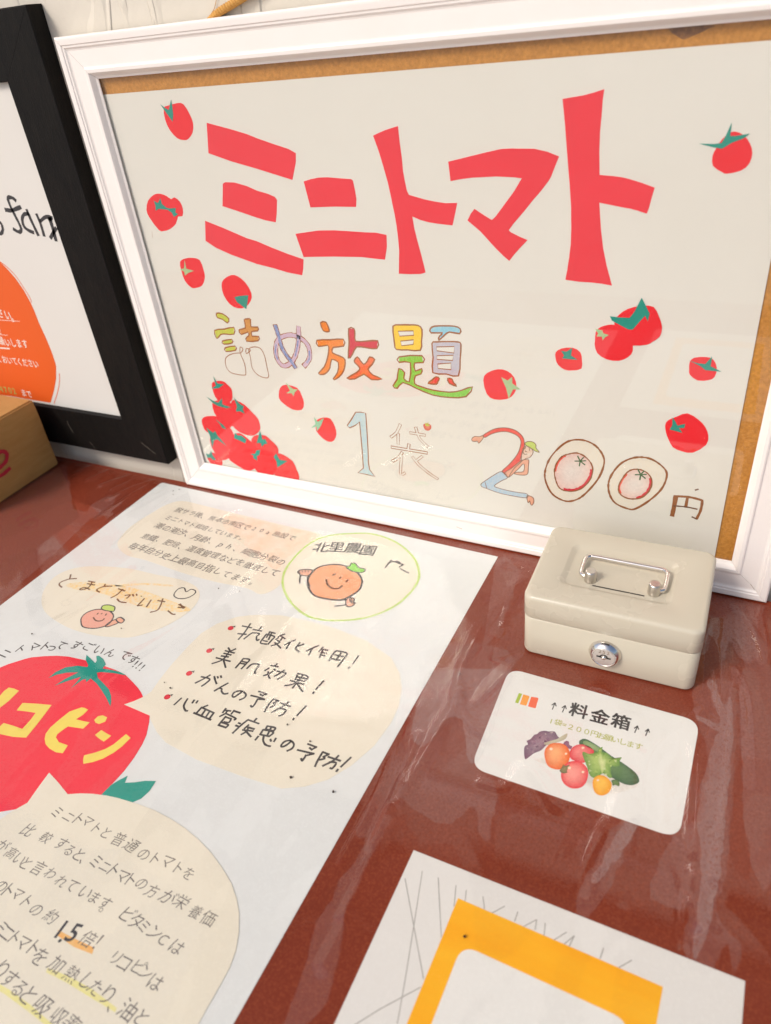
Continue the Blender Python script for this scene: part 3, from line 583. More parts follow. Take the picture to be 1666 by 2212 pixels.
# ================================================================== RAFFIA ON THE WALL
raf = thing('raffia_cord', 'frayed golden raffia cord hanging down the plaster wall above the frames', 'cord', (.09, WY - .004, .55))
wp = Plane(1, WY - .004)
a, b = wp.uv(447, 42), wp.uv(525, -6)
for k in range(6):
    V, F = [], []; pts = []
    for i in range(60):
        t = i / 59 * 1.9; u = a[0] + (b[0] - a[0]) * t; v = a[1] + (b[1] - a[1]) * t; ph = t * 16 + k * 1.05
        rr = .0024 * min(1, .25 + t * 2.2)
        pts.append((u + math.cos(ph) * rr * .7, WY - .004 - math.sin(ph) * rr * .8, v + math.cos(ph) * rr))
    tube_geo(pts, lambda t: .0017 * min(1, .25 + t * 6), V, F, 6); obj('strand', V, F, M_STRAW, raf, True)
V, F = [], []; h0 = [(*wp.uv(x, y),) for x, y in ((447, 37), (458, 20), (463, 0), (466, -20))]
tube_geo([(p[0], WY - .0012, p[1]) for p in spline(h0, False, 5)], .00025, V, F, 5); obj('loose_fibre', V, F, M_STRAW, raf, True)
# ================================================================== TABLE POSTER
tp = Plane(2, TZ)
ox, oy = tp.uv(350, 1042.6); rx, ry = tp.uv(1076, 1203)
lx, ly = tp.uv(0, 1309); bx, by = tp.uv(555, 2123)
ex, ey = bx + (bx - rx) * .35, by + (by - ry) * .35
fx, fy = lx + (lx - ox) * 2.0, ly + (ly - oy) * 2.0
P0 = .00028
q = [(ox + .0015, oy), (ox + (rx - ox) * .5, oy + (ry - oy) * .5), (rx, ry), (ex, ey), (fx, min(fy, ey)), (lx, ly), (ox - .0008, oy - .0035)]
q[4] = (lx - .02, ey)
poster = tag(paper('tomato_facts_poster', tp, q, P0, P0, M_TPAPER), 'large white handwritten poster about mini tomatoes lying flat on the table under clear vinyl', 'poster')
B1, I1 = P0 + .00016, P0 + .00019
LB = P0 + .00003
def bubble(s, h=B1, curve=3, lab=None): return paper('speech_bubble', tp, tp.T(s), h, .00014, M_CREAM, poster, curve, lab)
b1 = bubble('c01 1180,1035 1320,1065 1500,1110 1666,1150 c11 160,1190 300,1222 410,1250 430,1290 340,1330 240,1400 180,1490 160,1560 110,1610 20,1640 c01 1600,1600 1400,1560 1180,1500 950,1420 830,1390 770,1340 770,1290 850,1200 990,1110 1080,1060')
fills('crayon_wash', tp, ['c01 1480,1130 1666,1160 c11 160,1200 350,1240 400,1270 330,1320 200,1400 120,1480 0,1380 c01 1560,1300 1450,1200'], I1 - .00002, mat('peach_wash', (.82, .66, .50), .75, (60, 1, (.79, .75, .63))), b1, 4)
tw = dict(jit=1.5, wt=.004, shear=.1)
for txt, A, B in (('脱サラ後、熊本市南区で20a施設で', 'c01 1160,1095', 'c11 225,1275'), ('ミニトマト栽培しています。', 'c01 1095,1145', 'c01 1575,1282'), ('潮の潮汐、月齢、ph、細胞分裂の', 'c01 1035,1198', 'c11 158,1430'),
                  ('意織、肥培、温度管理などを徹底して', 'c01 945,1264', 'c11 115,1500'), ('毎年自分史上最高目指してます。', 'c01 872,1328', 'c01 1650,1565')):
    write_line('handwriting', tp, txt, A, B, I1, M_PENCIL, b1, k=.98, **tw)
b2 = bubble('kd 60,330 150,220 300,150 500,125 800,145 1050,200 1250,240 1380,290 1430,350 1425,420 1350,520 1200,620 1050,690 850,750 700,755 500,735 300,680 150,600 60,520 35,430')
fills('crayon_wash', tp, ['kd 250,290 400,265 650,285 900,330 1150,420 1350,500 1290,530 1100,520 900,480 700,410 500,350 330,330'], I1 - .00002, P['glow'], b2, 4)
fills('crayon_wash', tp, ['kd 700,290 950,275 1180,290 1170,305 950,292 720,305'], I1 - .00002, P['glow'], b2, 4)
strokes('handwriting', tp, ['kd 295,200 285,235', 'kd 345,235 280,240 210,265 192,290 215,312', 'kd 450,258 508,268', 'kd 440,280 505,292', 'kd 485,262 465,300 430,325 385,335 378,325 420,315 462,332', 'kd 600,285 592,300', 'kd 660,302 590,305 535,325 525,340 548,355',
        'kd 715,325 772,345', 'kd 755,330 700,380 650,405', 'kd 775,385 820,380 790,410', 'kd 705,415 730,440 785,448', 'kd 842,375 850,390', 'kd 875,372 880,385', 'kd 945,412 900,460 885,475 925,470', 'kd 1005,425 965,485', 'kd 1065,430 1125,440', 'kd 1108,415 1090,470 1060,515 1000,533',
        'kd 1250,465 1305,490', 'kd 1245,490 1300,495', 'kd 1262,460 1290,500', 'kd 1155,520 1190,548 1218,552'], .0018, I1, mat('brown_marker', (.16, .065, .02), .65), b2)
strokes('heart_outline', tp, ['kd 1298,318 1250,325 1215,360 1210,390 1250,412 1320,408 1385,375 1398,345 1360,330 1315,352'], .0014, I1, M_INK, b2, closed=True)
def draw(sh, mt, par, curve=3, key='kd', w_=.0014, hh=I1):
    if mt: fills('crayon_fill', tp, [key + ' ' + sh], hh - .00001, mt, par, curve)
    strokes('pen_outline', tp, [key + ' ' + sh], w_, hh, M_INK, par, closed=True, curve=curve)
draw('385,620 390,580 430,540 500,512 570,508 640,525 672,560 660,600 620,645 540,672 460,675 400,660', P['face2'], b2)
draw('565,500 580,475 620,468 660,475 685,490 672,525 620,520 590,515', P['lime'], b2, hh=I1 + .00003)
draw('600,655 640,620 690,598 715,625 660,650 620,662', P['limb'], b2); draw('695,595 730,578 755,590 768,605 745,628 715,622', P['limb'], b2, hh=I1 + .00002)
strokes('pen_line', tp, ['kd 495,580 510,602 540,612 575,605 590,590', 'kd 530,550 536,542', 'kd 565,548 570,544', 'kd 602,560 610,548'], .0016, I1 + .00004, M_DKBROWN, b2)
b3 = bubble('c11 590,1245 750,1247 900,1300 1010,1390 1052,1480 1045,1560 980,1650 870,1735 700,1797 500,1814 340,1790 230,1710 168,1600 173,1500 240,1400 340,1310 450,1262', h=B1 + .00006)
strokes('crayon_rim', tp, ['c11 590,1248 750,1250 900,1303 1008,1392 1048,1480 1042,1558 978,1647 868,1732 700,1794 500,1811 342,1787 233,1708 172,1600 177,1500 243,1402 342,1312 450,1265'], .0026, I1 + .00006, pencil('crayon_rim_green', (.40, .68, .08), (.80, .74, .52), .8, 500), b3, closed=True)
write_at('handwriting', tp, '北里農園', 'c11 418,1338 515,1335 620,1342 722,1358', 0.0205, I1 + .00007, M_INK, b3, wt=.014, jit=.8)
strokes('handwriting', tp, ['c11 850,1440 880,1428 912,1437', 'c11 912,1437 948,1449', 'c11 948,1449 922,1464', 'c11 872,1418 832,1468', 'c11 905,1424 928,1436', 'c11 930,1475 982,1503'], .0019, I1 + .00007, M_INK, b3)
c3 = I1 + .00006
draw('350,1510 400,1465 500,1447 590,1462 650,1500 682,1550 665,1610 610,1650 540,1678 450,1670 375,1650 335,1600 330,1550', P['face'], b3, key='c11', w_=.0022, hh=c3)
draw('580,1465 605,1455 610,1440 640,1442 660,1468 700,1478 685,1500 630,1495 600,1482', P['grn'], b3, key='c11', w_=.0016, hh=c3 + .00004)
draw('265,1495 285,1482 320,1480 358,1485 345,1512 320,1522 280,1512', P['limb'], b3, key='c11', w_=.0016, hh=c3); draw('580,1672 605,1662 632,1672 626,1690 636,1702 605,1722 578,1712', P['limb'], b3, key='c11', w_=.0016, hh=c3)
strokes('pen_line', tp, ['c11 275,1490 278,1505', 'c11 292,1484 296,1500', 'c11 312,1482 314,1498', 'c11 332,1484 332,1500', 'c11 598,1664 606,1690', 'c11 612,1664 612,1692', 'c11 626,1678 614,1692', 'c11 628,1700 612,1696'], .0011, c3 + .00004, M_INK, b3)
fills('crayon_fill', tp, ['c11 285,1518 330,1520 322,1575 278,1570', 'c11 520,1680 578,1676 578,1712 510,1712'], c3 - .00001, P['peach'], b3)
strokes('pen_line', tp, ['c11 285,1515 278,1545 278,1568', 'c11 330,1520 330,1560 345,1590', 'c11 540,1682 580,1676', 'c11 505,1718 578,1710'], .0020, c3, M_INK, b3)
strokes('pen_line', tp, ['c11 450,1545 458,1578 490,1602 530,1603 552,1586', 'c11 492,1518 508,1508', 'c11 535,1538 545,1530', 'c11 578,1560 590,1548'], .0022, c3 + .00005, M_DKBROWN, b3)
b4 = bubble('k4 560,95 640,85 700,82 850,85 1000,115 1200,170 1400,250 1560,360 1615,460 1628,560 1610,670 1560,780 1450,930 1300,1060 1150,1150 1000,1195 850,1208 600,1130 300,1020 100,910 40,840 0,760 kt 1421,838 1300,785 1176,732 1270,700 1358,661 k4 5,580 60,500 140,400 240,290 330,200 430,140', curve=0)
H1 = """140,135 250,158|237,108 165,215 92,298|85,228 185,237|270,178 370,197|370,145 335,190|160,292 225,240 262,218|262,218 345,228 315,260 310,295 322,312 340,298
465,205 535,225|430,235 525,262 500,300 450,355|430,235 395,280 358,340 435,355|470,210 430,275|490,225 455,300|390,312 440,322|600,250 650,235|600,250 575,268|600,255 655,290|545,300 580,270|620,280 600,310|560,310 590,330 540,360 490,375|530,335 570,370 605,405
780,305 715,330 650,365|715,335 668,412|835,335 795,385 785,410 825,450|880,355 795,385
1060,372 990,400 915,438|985,405 940,485|1115,388 1065,445|1095,415 1170,430|1110,425 1070,515|1090,455 1155,467|1080,485 1135,495
1270,435 1230,480 1185,555|1270,435 1400,465 1350,550 1290,625|1255,485 1355,505|1215,530 1315,550|1330,460 1270,550|1540,495 1472,592|1435,632 1423,645"""
H2 = """445,60 462,90|525,72 470,98|410,92 510,118|395,120 475,140|368,150 445,162|455,100 385,190 265,235|310,170 465,210|390,190 415,278
610,180 575,225 525,283|610,180 680,190 640,240 590,292|590,210 650,222|575,232 632,240|740,238 700,245 650,290|740,238 785,248 745,310 735,345 748,335
915,255 995,270|985,237 955,262|895,285 850,312|950,295 965,312|935,320 890,350 835,368|885,325 890,370 905,400|985,320 1080,340 1040,380 990,408|1065,308 1010,345 955,375
1215,345 1185,410|1185,410 1285,430|1285,430 1325,380 1215,345|1195,380 1300,400|1270,360 1200,450 1155,505|1130,422 1280,465|1205,450 1150,465 1070,480|1205,450 1235,500 1268,545|1500,425 1412,522|1392,548 1380,566
145,380 238,405 200,450 150,485|243,362 170,405 80,450|290,378 300,420 315,458|325,378 332,395|360,370 368,390|440,452 370,490 290,538|345,508 372,515 370,540 395,570 440,565
600,545 550,580 510,605 490,595 510,555 560,538 610,545 640,580 620,615 570,635|780,543 868,573|868,573 820,590|795,575 825,592|695,588 770,605 845,630|845,632 765,628|770,625 740,680 708,715 692,698
945,628 890,690 845,768|945,628 1000,648|1000,648 945,672|945,672 960,690 910,720|1020,668 1130,710|1110,660 1060,700 925,775|1010,730 1080,748 1050,795 1000,815|1303,705 1205,810"""
H3 = """1065,255 1058,268|132,88 72,143|183,93 152,150 165,190 183,193|238,105 222,128|268,110 255,128|350,148 300,168|300,165 255,215|300,165 400,210|400,210 365,258|235,210 375,268|335,180 300,230|368,195 335,245
500,175 475,208|490,188 540,195|515,190 505,205|570,190 545,220|570,195 618,210|450,240 500,215|500,215 580,255 570,268|500,240 440,312|440,312 500,332|500,332 520,310 470,290|500,245 545,260|545,260 525,290 485,285
755,258 735,280|685,268 775,300|685,268 630,310 558,378|605,293 620,300|583,315 610,325|690,310 655,340|670,325 735,345|640,352 725,362|690,330 670,365 628,390|665,360 708,408
845,320 830,345|830,345 895,360|895,360 910,335 845,320|810,350 785,390|785,390 860,405|860,405 895,370 810,350|880,325 845,395|770,405 745,435|815,405 810,440 830,475 870,488|870,430 875,445|915,422 900,448
1045,445 1000,480 965,492 962,475 990,448 1035,440 1065,470 1050,505 1010,525|1180,468 1252,495|1252,495 1210,515|1195,500 1215,518|1095,518 1230,550|1230,550 1165,565|1165,562 1135,608 1125,590
1305,535 1265,600 1240,655|1305,535 1355,555|1355,555 1310,575|1310,575 1320,590 1275,600|1350,575 1450,608|1435,565 1395,605 1305,650|1360,620 1415,625 1385,670 1365,668|1538,580 1455,658|1430,680 1418,695"""
for key, blk in (('h1', H1), ('h2', H2), ('h3', H3)):
    for row in blk.split('\n'):
        V, F = [], []
        for k, st in enumerate(row.split('|')): ribbon_geo(tp, spline(tp.T(st, key), False, 4), .00185, I1 + k * 4e-7, V, F)
        obj('handwriting', V, F, M_INK, b4)
for x, y in ((520, 168), (381, 314), (251, 461), (109, 614)):
    cc = tp.uv(*D('k4 %d,%d' % (x, y))[0])
    q = [(cc[0] + math.cos(a) * .0031, cc[1] + math.sin(a) * .0031) for a in [i * .5236 for i in range(12)]]
    t = blob('tomato_bullet', tp, q, I1, (.74, .05, .08), (.60, .015, .03), b4); 
    strokes('bullet_stalk', tp, [[(cc[0] + .0005, cc[1] + .0022), (cc[0] + .0030, cc[1] + .0042)], [(cc[0] + .0015, cc[1] + .0035), (cc[0] + .0035, cc[1] + .0025)]], .0008, I1 + .00003, M_DIRT, b4, curve=0)
write_at('handwriting', tp, 'ニトマトってすごいんです!!!', 'kt 50,250 195,205 330,180 430,180 500,190 585,170 730,170 840,180 940,215 1050,240 1190,265 1260,310 1300,345 1330,365 1365,385', .0130, LB, M_INK, poster, line=False, a=-.05, wt=.006, jit=1.0)
# big tomato
bigt = paper('tomato_cutout', tp, tp.T('kt -300,560 -120,440 0,383 80,350 240,300 300,285 420,274 540,270 650,278 780,306 880,330 1000,370 1110,410 1190,450 1255,515 1310,575 1340,620 1358,661 1270,700 1176,732 1300,785 1421,838 1415,900 1390,1020 1350,1110 1270,1240 1180,1360 1080,1470 960,1590 700,1640 300,1700 -300,1800'), B1 + .00004, .00016, M_BIGRED, poster, 0, 'very large red tomato cut-out with yellow katakana')
HB = B1 + .00014
paper('leaf', tp, tp.T('kt 462,480 530,425 625,380 740,365 830,378 838,360 815,310 822,262 865,300 905,340 918,318 915,272 940,270 980,300 1004,350 975,392 1060,405 1140,425 1197,456 1080,435 960,425 920,432 930,480 980,530 1035,590 1055,650 1056,710 1048,752 1010,670 960,590 915,530 860,485 820,520 812,490 780,500 670,582 720,530 770,470 640,510 520,555 620,490 745,428 640,430 540,450'), HB, .00012, M_GREEN, bigt)
paper('leaf', tp, tp.T('kt 960,1590 1050,1500 1120,1455 1212,1408 1185,1475 1280,1470 1380,1456 1480,1458 1420,1550 1340,1625 1245,1665 1100,1620'), B1 + .0001, .0002, M_GREEN, poster)
for s in ('-120,760 -40,700 0,652 40,605 85,572 135,582 182,602 90,695 0,765 -60,815', '160,788 215,718 350,725 491,738 400,860 330,950 250,1047 130,1040 0,1013 -40,985 -10,950 37,908 130,935 213,965 290,880 340,812 250,798',
          '775,760 805,765 838,782 790,830 722,873 790,890 852,902 825,930 790,962 710,950 648,940 590,980 545,1015 532,1045 560,1090 645,1120 620,1160 597,1195 530,1185 470,1150 435,1110 425,1060 435,1010 480,950 560,880 660,800',
          '895,880 930,845 975,835 1018,855 1000,895 940,918 908,905', '962,975 1010,1005 1056,1030 1020,1060 985,1085 940,1055 903,1022', '1197,1013 1240,1050 1160,1130 1080,1190 980,1245 880,1280 792,1295 790,1255 800,1215 900,1190 1000,1155 1080,1110 1140,1060'):
    paper('letter_cutout', tp, tp.T('kt ' + s), HB - .00002, .0001, M_YELLOW, bigt)
b5 = bubble('kt -200,1900 -60,1760 0,1850 c02 0,890 60,848 180,780 250,680 320,585 380,650 440,725 520,720 600,722 690,733 760,748 900,790 1000,828 1100,880 1200,945 1290,1020 1370,1105 1440,1200 1500,1300 1535,1400 1552,1500 1550,1620 1530,1740 1490,1850 1430,1960 1350,2100 1280,2230 1100,2500 -200,2500', h=B1 + .00022, curve=0, lab='big cream bubble of pencilled text in the near corner')
I5 = B1 + .00025
fills('highlighter', tp, ['c02 380,1605 500,1668 612,1720 600,1762 480,1715 372,1640'], I5, mat('orange_highlighter', (.86, .44, .12), .7, (200, .7, (.82, .58, .25))), b5)
fills('highlighter', tp, ['c02 310,1850 450,1905 600,1990 760,2110 750,2140 600,2050 430,1945 300,1880', 'c02 -100,1900 60,1990 200,2090 360,2230 320,2240 180,2130 30,2020 -100,1940'], I5, mat('yellow_highlighter', (.80, .76, .28), .7, (200, .7, (.80, .74, .45))), b5)
J5 = I5 + .00003
for txt, s, mt, sz in (('ミニトマトと普通のトマトを', '375,840 445,875 505,885 570,905 630,940 695,975 775,1015 850,1065 935,1110 1010,1140 1080,1165 1150,1205 1225,1240', M_PENCIL, .0108),
                   ('比較すると、ミニトマトの方が栄養価', '190,955 300,1010 405,1045 455,1085 510,1120 570,1155 625,1165 680,1195 740,1215 800,1250 855,1275 915,1310 995,1350 1090,1390 1180,1430 1265,1490 1350,1535', M_PENCIL, .0108),
                   ('が高いと言われています。ビタミンCは', '20,1060 70,1110 130,1145 175,1170 255,1205 325,1245 400,1295 470,1320 550,1365 610,1400 680,1430 700,1465 820,1510 885,1545 935,1590 1000,1625 1055,1660 1145,1710', M_PENCIL, .0108),
                   ('のトマトの約', '5,1320 60,1345 115,1375 170,1420 245,1470 330,1520', M_PENCIL, .0112), ('1.5', '405,1598 450,1632 487,1620', M_INK, .0170), ('倍！', '575,1665 660,1705', M_PENCIL, .0125),
                   ('リコピンは', '755,1780 815,1815 895,1845 945,1890 1015,1940', M_PENCIL, .0112), ('ミニトマトを加熱したり、油と', '10,1590 50,1625 95,1650 160,1685 215,1725 270,1775 375,1825 470,1895 560,1940 620,1980 700,2035 750,2100 830,2130 920,2180', M_PENCIL, .0118),
                   ('りすると吸収率', '15,1860 70,1925 125,1985 180,2030 285,2095 390,2160 460,2215', M_PENCIL, .0122)):
    write_at('handwriting', tp, txt, 'c02 ' + s, sz, J5, mt, b5, wt=(-.006 if mt is M_PENCIL else .010), jit=(1.7 if mt is M_PENCIL else .2), shear=.16)
# ================================================================== FEE CARD
def rounded(pl, c, r, n=6):
    out = []
    for i in range(4):
        p = Vector(c[i]); a = (Vector(c[i - 1]) - p).normalized(); b = (Vector(c[(i + 1) % 4]) - p).normalized()
        s, e = p + a * r, p + b * r
        for k in range(n + 1):
            t = k / n; out.append(tuple((1 - t) ** 2 * s + 2 * t * (1 - t) * (p * .93 + (s + e) / 2 * .07) + t * t * e))
    return out
cc = tp.T('D 1101,1444 1512,1559 1467,1813 1017,1658')
card = tag(paper('fee_card', tp, rounded(tp, cc, .012), P0, P0, M_CARD), 'rounded white printed card with vegetables, lying in front of the beige cash box', 'card')
U = P0 + .00002
for s, c in (('218,206 242,212 212,283 189,276', (.36, .48, .03)), ('250,216 292,228 296,236 272,300 225,290 228,278', (.85, .33, .04)), ('308,234 355,240 362,248 340,320 285,305 288,292', (.82, .13, .05))):
    fills('colour_bar', tp, ['kc ' + s], U, mat('bar_print', c, .6), card)
write_at('printed_text', tp, '料金箱', 'kc 660,338 815,382 970,420', .0158, U, M_BLACKINK, card, wt=.022, jit=0)
for x, y in ((475, 303), (550, 323), (1083, 474), (1163, 497)):
    V, F = [], []
    for k, (a_, b_) in enumerate((((-11, 24), (9, -24)), ((-14, -8), (9, -25)), ((17, 0), (9, -25)))):
        ribbon_geo(tp, tp.T('kc %d,%d %d,%d' % (x + a_[0], y + a_[1], x + b_[0], y + b_[1])), .0009, U + k * 5e-7, V, F, wob=0)
    obj('printed_arrow', V, F, M_BLACKINK, card)
write_at('printed_text', tp, '1袋=２００円お願いします', 'kc 458,414 508,425 553,440 600,458 660,475 718,492 775,507 825,523 878,537 930,552 985,567 1040,585 1100,600', .0068, U, M_OLIVE, card, wt=.010, jit=0)
def K(*a, **k): return blob(*a, **k)
def sh(name, s, h, c, e, centre=None, curve=3): return blob(name, tp, 'kc ' + s, U + h, c, e, card, centre=('kc ' + centre) if centre else None, curve=curve)
sh('printed_shadow', '330,700 500,760 700,880 820,950 960,940 1100,880 900,800 500,690', .0, (.60, .57, .53), (.75, .73, .68))
sh('printed_lettuce', '255,625 265,595 285,585 275,560 305,545 330,515 350,510 375,490 410,485 440,490 480,490 500,520 520,540 545,550 500,570 440,580 410,600 380,630 330,650 290,680 262,692', .00001, (.32, .22, .27), (.16, .08, .14))
sh('printed_lettuce_rib', '400,580 450,560 500,545 540,520 575,505 560,545 500,570 440,590', .00002, (.55, .52, .38), (.45, .42, .30))
sh('printed_lettuce_tip', '545,580 565,560 585,565 590,590 610,600 600,620 575,610', .00001, (.28, .15, .22), (.20, .08, .16))
sh('printed_cucumber', '660,570 680,548 710,545 760,570 820,610 900,670 980,720 1050,770 1090,810 1105,860 1060,885 1000,880 940,850 850,800 760,720 690,630', .00002, (.13, .24, .09), (.04, .11, .05))
sh('printed_cucumber_light', '690,565 720,560 780,590 830,625 800,640 740,610 700,590', .00003, (.30, .42, .20), (.18, .30, .12))
sh('printed_leaf', '685,650 700,640 730,655 770,650 800,640 810,615 835,605 830,640 870,650 900,680 940,690 975,680 960,710 960,740 930,750 900,745 895,790 905,830 880,830 860,810 830,800 800,830 760,830 735,800 720,750 700,700', .00004, (.42, .55, .16), (.13, .28, .05), '810,700')
for pool, cs, nn in (('715,665 750,690 790,670 830,640 865,670 900,700 935,710 885,750 840,770 790,790 750,770 725,720 770,735 870,800 820,810', ((.50, .62, .20), (.30, .46, .10), (.16, .32, .05), (.60, .68, .36)), 30),
                     ('290,610 330,570 370,540 410,520 450,510 480,530 440,550 400,570 350,600 310,630 280,650', ((.36, .24, .30), (.22, .12, .20), (.13, .07, .12), (.46, .36, .36)), 22)):
    pp = pool.split()
    for k in range(nn):
        x, y = map(float, random.choice(pp).split(',')); x += random.uniform(-16, 16); y += random.uniform(-14, 14); c = random.choice(cs); m5 = random.randint(6, 9); a0 = random.random() * 6
        sh('printed_leaf_lobe', ' '.join('%.1f,%.1f' % (x + (14 if j % 2 else 6) * random.uniform(.7, 1.3) * math.cos(a0 + j * 6.283 / m5), y + (11 if j % 2 else 5) * random.uniform(.7, 1.3) * math.sin(a0 + j * 6.283 / m5)) for j in range(m5)), .000041 + k * 4e-7, c, tuple(q * .8 for q in c), curve=1)
sh('printed_leaf_rib', '800,700 820,650 835,690 860,700 850,760 830,800 815,750', .00005, (.62, .68, .32), (.42, .55, .18))
sh('printed_tomato', '590,650 610,610 650,588 700,588 750,610 770,650 700,720 640,710 600,690', .00003, (.85, .26, .24), (.70, .04, .06), '660,625')
sh('printed_tomato', '405,660 415,615 450,582 500,575 550,585 585,620 593,680 570,740 520,770 470,765 425,735', .00006, (.90, .42, .18), (.78, .13, .02), '480,640')
sh('printed_tomato', '528,810 540,760 575,720 630,708 680,720 720,760 728,810 710,870 670,905 610,910 560,885 535,850', .00007, (.90, .36, .30), (.75, .03, .05), '600,780')
for pt, r_ in (('455,620', 14), ('565,655', 10), ('690,612', 12), ('590,760', 14), ('690,790', 11), ('800,850', 10)):
    x, y = map(float, pt.split(',')); sh('printed_highlight', ' '.join('%d,%d' % (x + r_ * math.cos(a * .785), y + r_ * .8 * math.sin(a * .785)) for a in range(8)), .000085, (.92, .78, .62), (.90, .50, .32))
sh('printed_stalk', '515,780 530,760 545,735 560,745 590,735 588,760 570,775 575,795 550,800 530,795', .00008, (.28, .26, .12), (.12, .12, .05), curve=1)
sh('printed_yellow_tomato', '760,870 775,830 815,812 860,825 900,870 895,920 860,955 815,962 775,935', .00008, (.90, .52, .08), (.82, .32, .01), '815,860')
sh('printed_stalk_curl', '900,850 925,845 945,850 960,870 955,895 930,885 910,890 905,870', .00006, (.15, .24, .08), (.08, .14, .05))
# ================================================================== SHEET WITH ORANGE PANEL
sc = tp.T('D 894,1837 1610,2120'); A = Vector(sc[0]); B = Vector(sc[1]); e = (B - A).normalized(); n_ = Vector((e.y, -e.x)); Hs = .30
sheet = tag(paper('notice_sheet', tp, [tuple(A), tuple(B), tuple(B + n_ * Hs), tuple(A + n_ * Hs)], P0, P0, mat('notice_paper', (.73, .725, .70), .65, (300, .3, (.69, .675, .64)), (700, .00004))), 'white printed sheet with scribbled lines and an orange panel, near the bottom edge', 'sheet')
oc = tp.T('c12 1303,1397 c22 965,1972'); a, b = Vector(oc[0]), Vector(oc[1]); dv = (b - a); pe = Vector((dv.y, -dv.x)).normalized()
paper('orange_panel', tp, [tuple(a), tuple(b), tuple(b + pe * .25), tuple(a + pe * .25)], U, .00001, M_AMBER, sheet)
ic = tp.T('c12 1338,1660 c22 770,2140'); a2, b2_ = Vector(ic[0]), Vector(ic[1]); ln = (b2_ - a2).length; de = dv.normalized()
a2 = a + de * .0135 + pe * .0265; b2_ = b - de * .0135 + pe * .0265
paper('blank_panel', tp, rounded(tp, [tuple(a2), tuple(b2_), tuple(b2_ + pe * .2), tuple(a2 + pe * .2)], .010), U + .00003, .00001, M_CARD, sheet)
strokes('scribble_line', tp, ['c12 960,1270 1018,1585 1080,1920', 'c12 1072,1222 1015,1590 955,1960 910,2212', 'c12 1175,1265 1185,1460 1195,1650', 'c12 1290,1315 1278,1450', 'c12 1357,1345 1350,1415', 'c12 1465,1388 1475,1470', 'c12 1605,1450 1525,1493', 'c12 600,2240 800,2115 1060,1975',
        'c22 25,1485 5,1545', 'c22 145,1537 60,1583', 'c22 147,1537 137,1600', 'c22 202,1560 195,1640', 'c22 340,1618 260,1668', 'c22 390,1642 325,1695', 'c22 390,1642 358,1710', 'c22 580,1722 558,1788', 'c22 762,1800 680,1848'], .0006, U, mat('pencil_grey_line', (.33, .32, .30), .7), sheet, curve=0)
# ================================================================== CASH BOX
BX, BYY, TH, BW, BD, BH = .5045, -.1382, .0186, .1478, .1100, .0680
BZ = .0006
def bxp(u, v, z): return (BX + u * math.cos(TH) - v * math.sin(TH), BYY + u * math.sin(TH) + v * math.cos(TH), BZ + z)
cash = thing('cash_box', 'small beige enamelled metal cash box with chrome handle and round lock', 'cash box', bxp(BW / 2, BD / 2, 0))
def rr_ring(u0, u1, v0, v1, r, z, n=7):
    out = []
    for (cx, cy, a0) in ((u1 - r, v0 + r, -math.pi / 2), (u1 - r, v1 - r, 0), (u0 + r, v1 - r, math.pi / 2), (u0 + r, v0 + r, math.pi)):
        for k in range(n):
            a = a0 + math.pi / 2 * k / (n - 1); out.append(bxp(cx + r * math.cos(a), cy + r * math.sin(a), z))
    return out
def loft(rings, V, F, cap0=True, cap1=True):
    n = len(rings[0]); b = len(V)
    for r in rings: V += r
    for i in range(len(rings) - 1):
        for k in range(n): F.append((b + i * n + k, b + i * n + (k + 1) % n, b + (i + 1) * n + (k + 1) % n, b + (i + 1) * n + k))
    if cap0: F.append(tuple(b + k for k in range(n))[::-1])
    if cap1: F.append(tuple(b + (len(rings) - 1) * n + k for k in range(n)))
SE = .0432; rc = .0092
g = lambda ins, z, r=None: rr_ring(ins, BW - ins, ins, BD - ins, (r or rc) - ins * .6, z)
V, F = [], []
rings = [g(.0022, 0), g(.0009, .0006), g(.0004, .002)] + [g(.0004, SE - .0014), g(.0009, SE - .0006), g(.0030, SE - .0005), g(.0030, SE + .003)]
loft(rings, V, F); obj('box_body', V, F, M_BOX, cash, True)
V, F = [], []
rings = [g(.0016, SE + .0012), g(.0016, SE + .0003), g(.0006, SE + .0002), g(0, SE + .0010), g(0, BH - .0046)]
for k in range(1, 7):
    a = math.pi / 2 * k / 6; rings.append(g(.0042 * (1 - math.cos(a)), BH - .0042 + .0042 * math.sin(a)))
rings.append(rr_ring(.0115, BW - .0115, .0115, BD - .0115, .008, BH))
ru0, ru1, rv0, rv1 = .0255, .1180, .0255, .0850
rings += [rr_ring(ru0 - .001, ru1 + .001, rv0 - .001, rv1 + .001, .0075, BH), rr_ring(ru0, ru1, rv0, rv1, .007, BH - .0003), rr_ring(ru0 + .0035, ru1 - .0035, rv0 + .0035, rv1 - .0035, .005, BH - .0023), rr_ring(ru0 + .005, ru1 - .005, rv0 + .005, rv1 - .005, .004, BH - .0027)]
loft(rings, V, F, True, True); lid = obj('lid', V, F, M_BOX, cash, True)
tZ = BH - .0027
V, F = [], []
for i in range(2):
    pass
loft([[bxp(u, v, tZ + z) for u, v in ((.053, .0335), (.0965, .0335), (.0965, .0346), (.053, .0346))] for z in (.00005, .00035)], V, F); obj('coin_slot', V, F, M_DARK, lid)
def post(u, v):
    V, F = [], []; R_ = [(.0052, 0), (.0053, .0006), (.0050, .0098), (.0044, .0110), (.0040, .0111)]
    loft([[bxp(u + r * math.cos(2 * math.pi * k / 24), v + r * math.sin(2 * math.pi * k / 24), tZ + z) for k in range(24)] for r, z in R_], V, F)
    o = obj('handle_post', V, F, M_STEEL, cash)
    for p in o.data.polygons: p.use_smooth = len(p.vertices) == 4 and abs(p.normal.z) < .5
    return o
hz = .0040
post(.0497, .0405); post(.1032, .0400)
